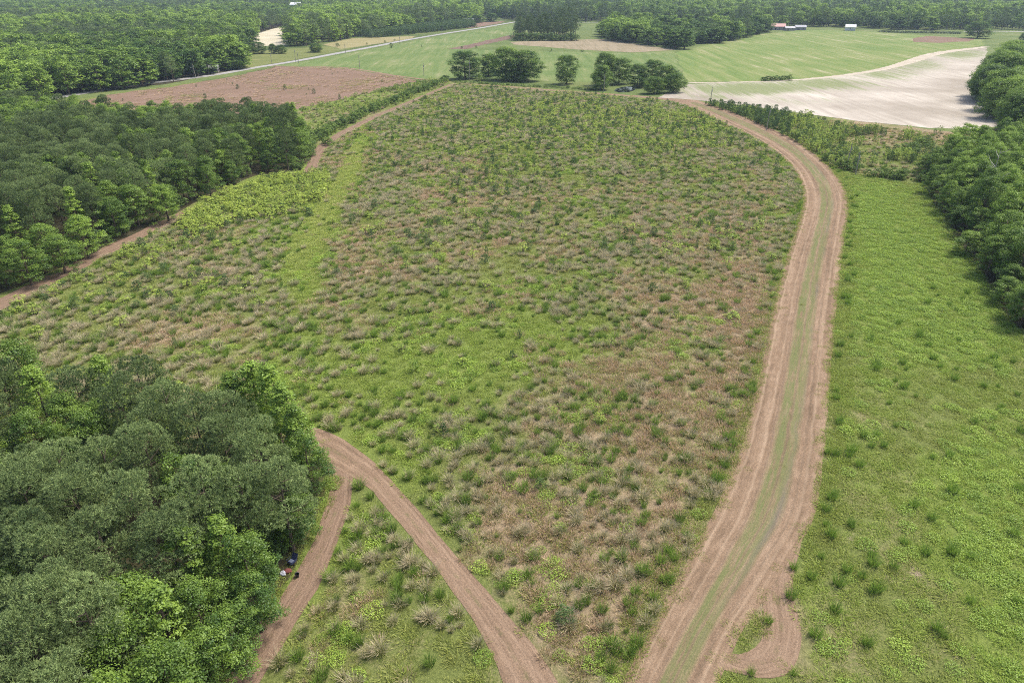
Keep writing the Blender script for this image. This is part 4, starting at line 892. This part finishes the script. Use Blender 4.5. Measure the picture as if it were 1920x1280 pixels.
def mass_object(name, label, kind, rows):
    rows = np.array(rows, float); me = bpy.data.meshes.new(name); n = len(rows)
    me.vertices.add(n); co = np.stack([rows[:, 0], rows[:, 1], np.zeros(n)], -1); me.vertices.foreach_set('co', co.astype(np.float32).ravel())
    def fa(nm, tp, v, key='value'): a = me.attributes.new(nm, tp, 'POINT'); a.data.foreach_set(key, v)
    fa('rot', 'FLOAT_VECTOR', np.stack([np.zeros(n), np.zeros(n), rows[:, 2]], -1).astype(np.float32).ravel(), 'vector')
    fa('scl', 'FLOAT_VECTOR', np.stack([rows[:, 4], rows[:, 4], rows[:, 3]], -1).astype(np.float32).ravel(), 'vector')
    fa('tint', 'FLOAT', rows[:, 5].astype(np.float32)); fa('pick', 'INT', rows[:, 6].astype(np.int32))
    o = link(name, me)
    if kind not in GN:
        pc = bpy.data.collections.new(kind + '_forms')
        for i, p in enumerate(PROTO[kind]):
            if len(p['parts']) == 1: m_ = p['parts'][0][1]
            else:
                import bmesh as _b
                bm = _b.new()
                for j, (nm, pm) in enumerate(p['parts']):
                    k0 = len(bm.faces); bm.from_mesh(pm); bm.faces.ensure_lookup_table()
                    for f in bm.faces[k0:]: f.material_index = j
                m_ = bpy.data.meshes.new(kind + '_form'); bm.to_mesh(m_); bm.free()
                for nm, pm in p['parts']: m_.materials.append(pm.materials[0])
            po = bpy.data.objects.new(f'{kind}_form_{i:02d}', m_); pc.objects.link(po)
        ng = bpy.data.node_groups.new(kind + '_set_out', 'GeometryNodeTree')
        ng.interface.new_socket('Geometry', in_out='INPUT', socket_type='NodeSocketGeometry'); ng.interface.new_socket('Geometry', in_out='OUTPUT', socket_type='NodeSocketGeometry')
        N = ng.nodes; L = ng.links; gi = N.new('NodeGroupInput'); go = N.new('NodeGroupOutput'); ip = N.new('GeometryNodeInstanceOnPoints'); ci = N.new('GeometryNodeCollectionInfo')
        ci.inputs['Collection'].default_value = pc; ci.inputs['Separate Children'].default_value = True; ci.inputs['Reset Children'].default_value = True
        def at(nm, tp):
            a = N.new('GeometryNodeInputNamedAttribute'); a.data_type = tp; a.inputs['Name'].default_value = nm; return a.outputs['Attribute']
        ip.inputs['Pick Instance'].default_value = True
        L.new(gi.outputs[0], ip.inputs['Points']); L.new(ci.outputs[0], ip.inputs['Instance']); L.new(at('pick', 'INT'), ip.inputs['Instance Index'])
        er = N.new('FunctionNodeEulerToRotation'); L.new(at('rot', 'FLOAT_VECTOR'), er.inputs[0]); L.new(er.outputs[0], ip.inputs['Rotation'])
        L.new(at('scl', 'FLOAT_VECTOR'), ip.inputs['Scale']); L.new(ip.outputs[0], go.inputs[0]); GN[kind] = ng
    md_ = o.modifiers.new('set_out', 'NODES'); md_.node_group = GN[kind]
    return tag(o, label, None, None, 'stuff')
LIMIT = {'drygrass': 0, 'sunlit_grass': 0, 'lowgrass': 0, 'farpine': 110, 'pine': 190, 'fartree': 60, 'broadleaf': 220, 'sweetgum': 40, 'bigtree': 80, 'sapling': 150, 'youngpine': 150, 'tussock_green': 150, 'tussock_grey': 150, 'shrub': 300, 'weed': 0}
for kind, rows in PLACE.items():
    if not rows: continue
    A = np.array(rows, float); H = np.array([p['H'] for p in PROTO[kind]])[A[:, 6].astype(int)] * A[:, 3]
    P, d = pix(np.stack([A[:, 0], A[:, 1], H * .7], -1))
    inview = (P[:, 0] > 8) & (P[:, 0] < 1912) & (P[:, 1] > 8) & (P[:, 1] < 1272) & (d > 5)
    size = np.where(inview, H * A[:, 4] / d ** 2, -1); order = np.argsort(-size)
    pick = [i for i in order[:LIMIT[kind]] if size[i] > 0]; ps = set(pick)
    base, cat = NAMES[kind]
    for i in pick:
        x, y, rot, sz, sx, tint, pr = rows[i]; p = PROTO[kind][int(pr)]
        lab, grp = label_of(kind, x, y, tint, *P[i], H[i], 2 * p['rad'] * sx)
        if len(p['parts']) == 1: o = link(base, p['parts'][0][1]); o['tint'] = float(tint)
        else:
            o = bpy.data.objects.new(base, None); col.objects.link(o); o.empty_display_size = .3
            for nm, pm in p['parts']: c = link(nm, pm, o); c['tint'] = float(tint)
        o.location = (x, y, 0); o.rotation_euler = (0, 0, rot); o.scale = (sx, sx, sz)
        tag(o, lab, cat, grp)
    rest = [rows[i] for i in range(len(rows)) if i not in ps]
    if rest: mass_object(MASS[kind][0], MASS[kind][1], kind, rest)
    print('PLANTS', kind, len(rows), 'individual', len(pick))

# ------------------------------------------------------------------ poles, buildings, litter
M['polewood'] = plain('pole_wood', (.30, .27, .23), .85, .1, 2)
M['metal'] = plain('grey_metal', (.35, .36, .37), .5, .4, 2)
def pole(bx, by, ty, label, lamp=False, lean=0.0, wood=None):
    b = g(bx, by); H = max(6.5, min(12, top_height(bx, by, ty)))
    o = bpy.data.objects.new('utility_pole', None); col.objects.link(o); o.location = (b[0], b[1], 0); o.rotation_euler = (0, lean, 0)
    m = MB(); m.tube([(0, 0, -.3), (0, 0, H * .5), (0, 0, H)], [.17, .145, .11], 8); m.build('post', wood or M['polewood'], o)
    m = MB(); m.tube([(0, 0, H), (0, 0, H + .28)], [.05, .035], 6); m.build('insulator', M['metal'], o)
    m = MB(); m.tube([(.19, 0, H - 1.9), (.19, 0, H - 1.0)], .13, 8); m.build('transformer' if lamp else 'bracket', M['metal'], o)
    if lamp:
        m = MB(); m.tube([(0, 0, H - 2.4), (-1.2, -.3, H - 2.0)], .04, 5); m.tube([(-1.2, -.3, H - 2.05), (-1.6, -.4, H - 2.1)], .14, 6); m.build('lamp_arm', M['metal'], o)
    tag(o, label, 'utility pole', 'wooden poles of the power line')
for bx, by, ty, lab, lamp, lean in [
    (1332, 192, 164, 'thin wooden utility pole at the corner of the sandy field', False, 0), (1437, 245, 202, 'thin wooden utility pole among young pines beside the lane bend', False, .01), (1586, 318, 270, 'pale wooden utility pole at the top of the bright meadow', False, .02), (1604, 328, 298, 'short leaning pole beside the pale utility pole of the meadow', False, -.03),
    (881, 152, 113, 'utility pole in front of the tree clump at the field corner', False, 0), (1132, 172, 140, 'utility pole in front of the pond clump', False, 0), (795, 143, 119, 'utility pole at the lower edge of the green crop field', False, 0), (675, 131, 103, 'utility pole at the tip of the bare pinkish field', False, 0),
    (368, 148, 119, 'leaning utility pole beside the road near the small house', True, -.08), (103, 174, 154, 'utility pole with a street lamp arm beside the road in the woods', True, -.06), (127, 168, 147, 'bare utility pole beside the road near the pine stand', False, -.05), (555, 118, 92, 'taller of two close utility poles beside the lawn road', False, 0), (560, 119, 98, 'shorter of two close utility poles beside the lawn road', False, 0),
    (510, 121, 101, 'utility pole standing on the lawn before the road', False, 0), (648, 101, 83, 'utility pole beside the road past the round lawn tree', False, 0), (750, 83, 68, 'utility pole beside the road at the yellow grass', False, 0), (829, 64, 50, 'utility pole beside the road at the plantation block', False, 0),
    (1742, 59, 42, 'utility pole before the far dark woods by the hedge', False, 0), (1558, 53, 32, 'utility pole before the far woods between barn and shed', False, 0), (1099, 44, 28, 'utility pole by the far road beyond the pine stand', False, 0), (1122, 44, 27, 'second utility pole by the far road beyond the pine stand', False, 0)]:
    pole(bx, by, ty, lab, lamp, lean)
# a bare dead tree in the right-hand wood
b = g(1862, 440, 0); r = np.random.default_rng(5)
o = bpy.data.objects.new('dead_tree', None); col.objects.link(o); o.location = (b[0] + 4, b[1] + 12, 0); o.scale = (1.3, 1.3, 1.15); tag(o, 'bare grey dead tree standing in the meadow wood', 'tree')
trunk_mb(15, .2, [], r).build('trunk', M['deadbark'], o)
for k in range(14):
    m = MB(); z = r.uniform(6, 14); az = r.uniform(0, 6.28); L = r.uniform(1, 2.6); c_, s_ = math.cos(az), math.sin(az)
    m.tube([(0, 0, z), (c_ * L * .6, s_ * L * .6, z + L * .35), (c_ * L, s_ * L, z + L * .8)], [.07, .04, .015], 5); m.build('branch', M['deadbark'], o)

M['white'] = plain('white_siding', (.60, .60, .59), .6, .3, 1, .06)
M['grey_wall'] = plain('grey_boards', (.33, .31, .29), .8, .1, 1)
M['red_roof'] = plain('red_metal_roof', (.30, .11, .10), .45, .4, .6, .15)
M['grey_roof'] = plain('grey_metal_roof', (.26, .265, .28), .45, .4, .6, .15)
M['pale_roof'] = plain('pale_shingle_roof', (.36, .36, .38), .7, .2, .6, .1)
M['dark'] = plain('dark_opening', (.03, .03, .035), .6, .2, 1)
M['brick'] = plain('brown_brick', (.30, .19, .15), .85, .1, 5)
M['pane'] = plain('window_glass', (.05, .06, .08), .08, .6, 1)
def house(name, label, cat, bx, by, L, W, Hw, Hr, wall, roof, rot=0, doors=1, windows=2, lift=0, group=None):
    """Gabled building: long axis X; openings on the side facing -Y and one in the gable."""
    b = g(bx, by); o = bpy.data.objects.new(name, None); col.objects.link(o); o.location = (b[0], b[1] + W / 2, lift); o.rotation_euler = (0, 0, rot); tag(o, label, cat, group)
    m = MB(); x, y = L / 2, W / 2
    m.v += [(-x, -y, 0), (x, -y, 0), (x, y, 0), (-x, y, 0), (-x, -y, Hw), (x, -y, Hw), (x, y, Hw), (-x, y, Hw), (-x, 0, Hw + Hr), (x, 0, Hw + Hr)]
    m.f += [(0, 1, 5, 4), (2, 3, 7, 6), (1, 2, 6, 9, 5), (3, 0, 4, 8, 7), (3, 2, 1, 0)]; m.build('wall', wall, o)
    m = MB(); e = .5; k = Hr / y
    for s in (-1, 1):
        A = [(-x - e, s * (y + e), Hw - k * e), (x + e, s * (y + e), Hw - k * e), (x + e, 0, Hw + Hr), (-x - e, 0, Hw + Hr)]
        m.face([(p[0], p[1], p[2] + .05) for p in A]); m.face([(p[0], p[1], p[2] + .2) for p in reversed(A)])
        m.face([(A[0][0], A[0][1], A[0][2] + .05), (A[1][0], A[1][1], A[1][2] + .05), (A[1][0], A[1][1], A[1][2] + .2), (A[0][0], A[0][1], A[0][2] + .2)])
    m.build('roof', roof, o)
    n = doors + windows
    for i in range(n):
        cx = -x + L * (i + .5) / n; isd = i < doors; w_ = min(1.6 if isd and Hw > 3 else 1.0, L / n * .6); z0, z1 = (0, min(2.2, Hw * .85)) if isd else (Hw * .38, Hw * .75)
        m = MB(); m.box(cx - w_ / 2, cx + w_ / 2, -y - .06, -y + .02, z0, z1); m.build('door' if isd else 'window', M['dark'] if isd else M['pane'], o)
    m = MB(); m.box(x - .02, x + .06, -W * .22, W * .22, 0, min(2.8, Hw * .9)); m.build('gable_door', M['dark'], o)
    return o
house('barn', 'long barn with a red metal roof before the far woods', 'barn', 1458, 57, 17, 9, 3.6, 2.6, M['grey_wall'], M['red_roof'], R(-3), 2, 2)
house('shed', 'low brownish-grey shed between the red-roofed barn and another shed', 'shed', 1481, 58, 10, 6, 2.6, 1.4, M['grey_wall'], M['grey_roof'], R(4), 1, 1)
house('shed', 'grey metal-roofed shed at the end of the barn row', 'shed', 1502, 57, 11, 7, 3.0, 1.8, M['grey_wall'], M['pale_roof'], R(-8), 1, 1)
house('shed', 'white gabled shed standing alone on the far field edge', 'shed', 1596, 58, 10, 7, 3.6, 2.4, M['white'], M['white'], R(-18), 0, 1)
house('house', 'small house with pale roof among trees beside the road', 'house', 396, 137, 7, 5, 2.4, 1.6, M['grey_wall'], M['pale_roof'], R(12), 1, 2)
house('house', 'grey-roofed house hidden by dark bushes on the lawn', 'house', 436, 112, 11, 7, 2.7, 1.7, M['brick'], M['grey_roof'], R(5), 1, 2)
house('house', 'pale-roofed house half hidden in the dark woods below the road', 'house', 6, 236, 10, 8, 4.2, 2.2, M['white'], M['pale_roof'], R(10), 1, 2)
house('house', 'dark grey house beside the dirt yard at the road end', 'house', 880, 44, 11, 8, 3, 2.4, M['grey_wall'], M['grey_roof'], R(-6), 1, 2)
house('warehouse', 'large white building rising among the far woods', 'building', 556, 30, 15, 12, 15, 3, M['white'], M['white'], R(-8), 1, 4)
house('house', 'white house glimpsed between the dark field trees', 'house', 1189, 53, 12, 8, 5, 3, M['white'], M['pale_roof'], R(5), 1, 2)
# dark clipped crop row on the far field edge
M['hedge'] = foliage('hedge_leaves', (.035, .055, .02), (.07, .11, .03), .2)
Q = smooth_line(g(*np.array([(1650, 61), (1720, 62.5), (1800, 64)], float).T), 1.2); r = np.random.default_rng(3); C = []
for p in Q: C.append(p + r.normal(0, [.8, 1.2, 0], (40, 3)) + np.array([0, 0, 1]) * r.uniform(.1, 2.0, (40, 1)))
C = np.vstack(C); V, F4 = leaf_quads(C, r.normal(0, .6, C.shape) + np.array([0, 0, 1.]), .8, .6, r)
o = link('hedge', mesh_np('hedge', V, F4, M['hedge'], attrs={'clump': np.repeat(r.random(len(C)), 4)})); o['tint'] = .3; tag(o, 'long low dark hedge before the far woods', 'hedge')

# cast-off things beside the dirt track
M['navy'] = plain('navy_canvas', (.030, .038, .085), .8, .2, 8, .3)
M['bluegrey'] = plain('blue_grey_cloth', (.13, .155, .22), .8, .2, 20, .6)
M['black'] = plain('black_plastic', (.012, .012, .014), .45, .4, 4)
M['bag'] = plain('white_plastic_bag', (.50, .50, .54), .5, .3, 9, .15)
M['maroon'] = plain('maroon_cloth', (.16, .055, .05), .9, .1, 9, .4)
b = g(548, 1058)
o = bpy.data.objects.new('folding_chair', None); col.objects.link(o); o.location = (b[0], b[1], 0); o.rotation_euler = (0, 0, R(-28)); tag(o, 'navy folding chair dumped under the trees beside the dirt track', 'chair')
m = MB(); m.v += [(-.33, .25, .42), (.33, .25, .42), (.33, .62, 1.0), (-.33, .62, 1.0), (-.33, .28, .39), (.33, .28, .39), (.33, .65, .97), (-.33, .65, .97)]
m.f += [(0, 1, 2, 3), (7, 6, 5, 4), (0, 4, 5, 1), (1, 5, 6, 2), (2, 6, 7, 3), (3, 7, 4, 0)]; m.build('backrest', M['navy'], o)
m = MB(); m.box(-.33, .33, -.3, .24, .38, .44); m.build('seat', M['navy'], o)
m = MB(); m.box(-.22, .22, -.22, .14, .445, .56); m.build('cushion', M['bluegrey'], o)
for sx in (-1, 1):
    for sy in (-1, 1):
        m = MB(); m.tube([(sx * .34, sy * .30, 0), (sx * .31, -sy * .22, .41)], .022, 6); m.build('leg', M['black'], o)
    m = MB(); m.tube([(sx * .37, -.30, .62), (sx * .37, .38, .66)], .03, 6); m.build('armrest', M['navy'], o)
def lump(name, mat, loc, size, seed, parent=None):
    import bmesh as _b
    bm = _b.new(); _b.ops.create_icosphere(bm, subdivisions=3, radius=1); r = np.random.default_rng(seed); ph = r.uniform(0, 6, 9)
    for v in bm.verts:
        c = v.co.copy(); k = 1 + .16 * math.sin(4 * c.x + ph[0]) * math.sin(5 * c.y + ph[1]) + .10 * math.sin(9 * c.z + ph[2] + 4 * c.x) + .07 * math.sin(13 * c.y + ph[3])
        v.co = Vector((c.x * size[0] * k, c.y * size[1] * k, max(-.35, c.z) * size[2] * k))
    zmin = min(v.co.z for v in bm.verts)
    for v in bm.verts: v.co.z -= zmin
    me = bpy.data.meshes.new(name); bm.to_mesh(me); bm.free(); me.materials.append(mat); me.polygons.foreach_set('use_smooth', np.ones(len(me.polygons), bool)); o = link(name, me, parent); o.location = loc; return o
b = g(531, 1077); o = lump('trash_bag', M['bag'], (b[0], b[1], .0), (.30, .25, .30), 3)
tag(o, 'crumpled white plastic bag lying under the trees beside the dirt track', 'bag')
m = MB(); m.tube([(0, 0, .33), (.03, .02, .42), (.10, .06, .47)], [.05, .035, .08], 7); m.build('knot', M['bag'], o)
b = g(539, 1072); tag(lump('cloth_heap', M['maroon'], (b[0], b[1], 0), (.42, .30, .22), 8), 'maroon cloth heap between the white bag and the navy chair', 'cloth')
b = g(558, 1081); o = bpy.data.objects.new('bucket', None); col.objects.link(o); o.location = (b[0], b[1], .04); tag(o, 'small black bucket standing at the edge of the dirt track', 'bucket')
m = MB(); n = 16
for (ra, za), (rb_, zb) in (((.15, 0), (.20, .36)), ((.20, .36), (.225, .37)), ((.225, .37), (.19, .372)), ((.19, .372), (.14, .03))):
    for k in range(n):
        a0, a1 = 2 * math.pi * k / n, 2 * math.pi * (k + 1) / n
        m.face([(ra * math.cos(a0), ra * math.sin(a0), za), (ra * math.cos(a1), ra * math.sin(a1), za), (rb_ * math.cos(a1), rb_ * math.sin(a1), zb), (rb_ * math.cos(a0), rb_ * math.sin(a0), zb)])
m.face([(.14 * math.cos(2 * math.pi * k / n), .14 * math.sin(2 * math.pi * k / n), .03) for k in range(n)]); m.build('body', M['black'], o)
m = MB(); m.tube([(.21 * math.cos(a), .05, .36 + .2 * math.sin(a)) for a in np.linspace(0, math.pi, 9)], .009, 5); m.build('handle', M['metal'], o)

# ------------------------------------------------------------------ haze
m = MB(); m.box(-6100, 6100, -900, 9100, -1.2, 58)
t = NT('haze_air'); pv = t.n.new('ShaderNodeVolumePrincipled'); pv.inputs['Color'].default_value = (.62, .78, 1, 1); pv.inputs['Density'].default_value = .00011; pv.inputs['Anisotropy'].default_value = .1
t.l.new(pv.outputs[0], t.out.inputs['Volume'])
tag(m.build('haze', t.m), 'thin pale haze in the air over the fields', None, None, 'stuff')
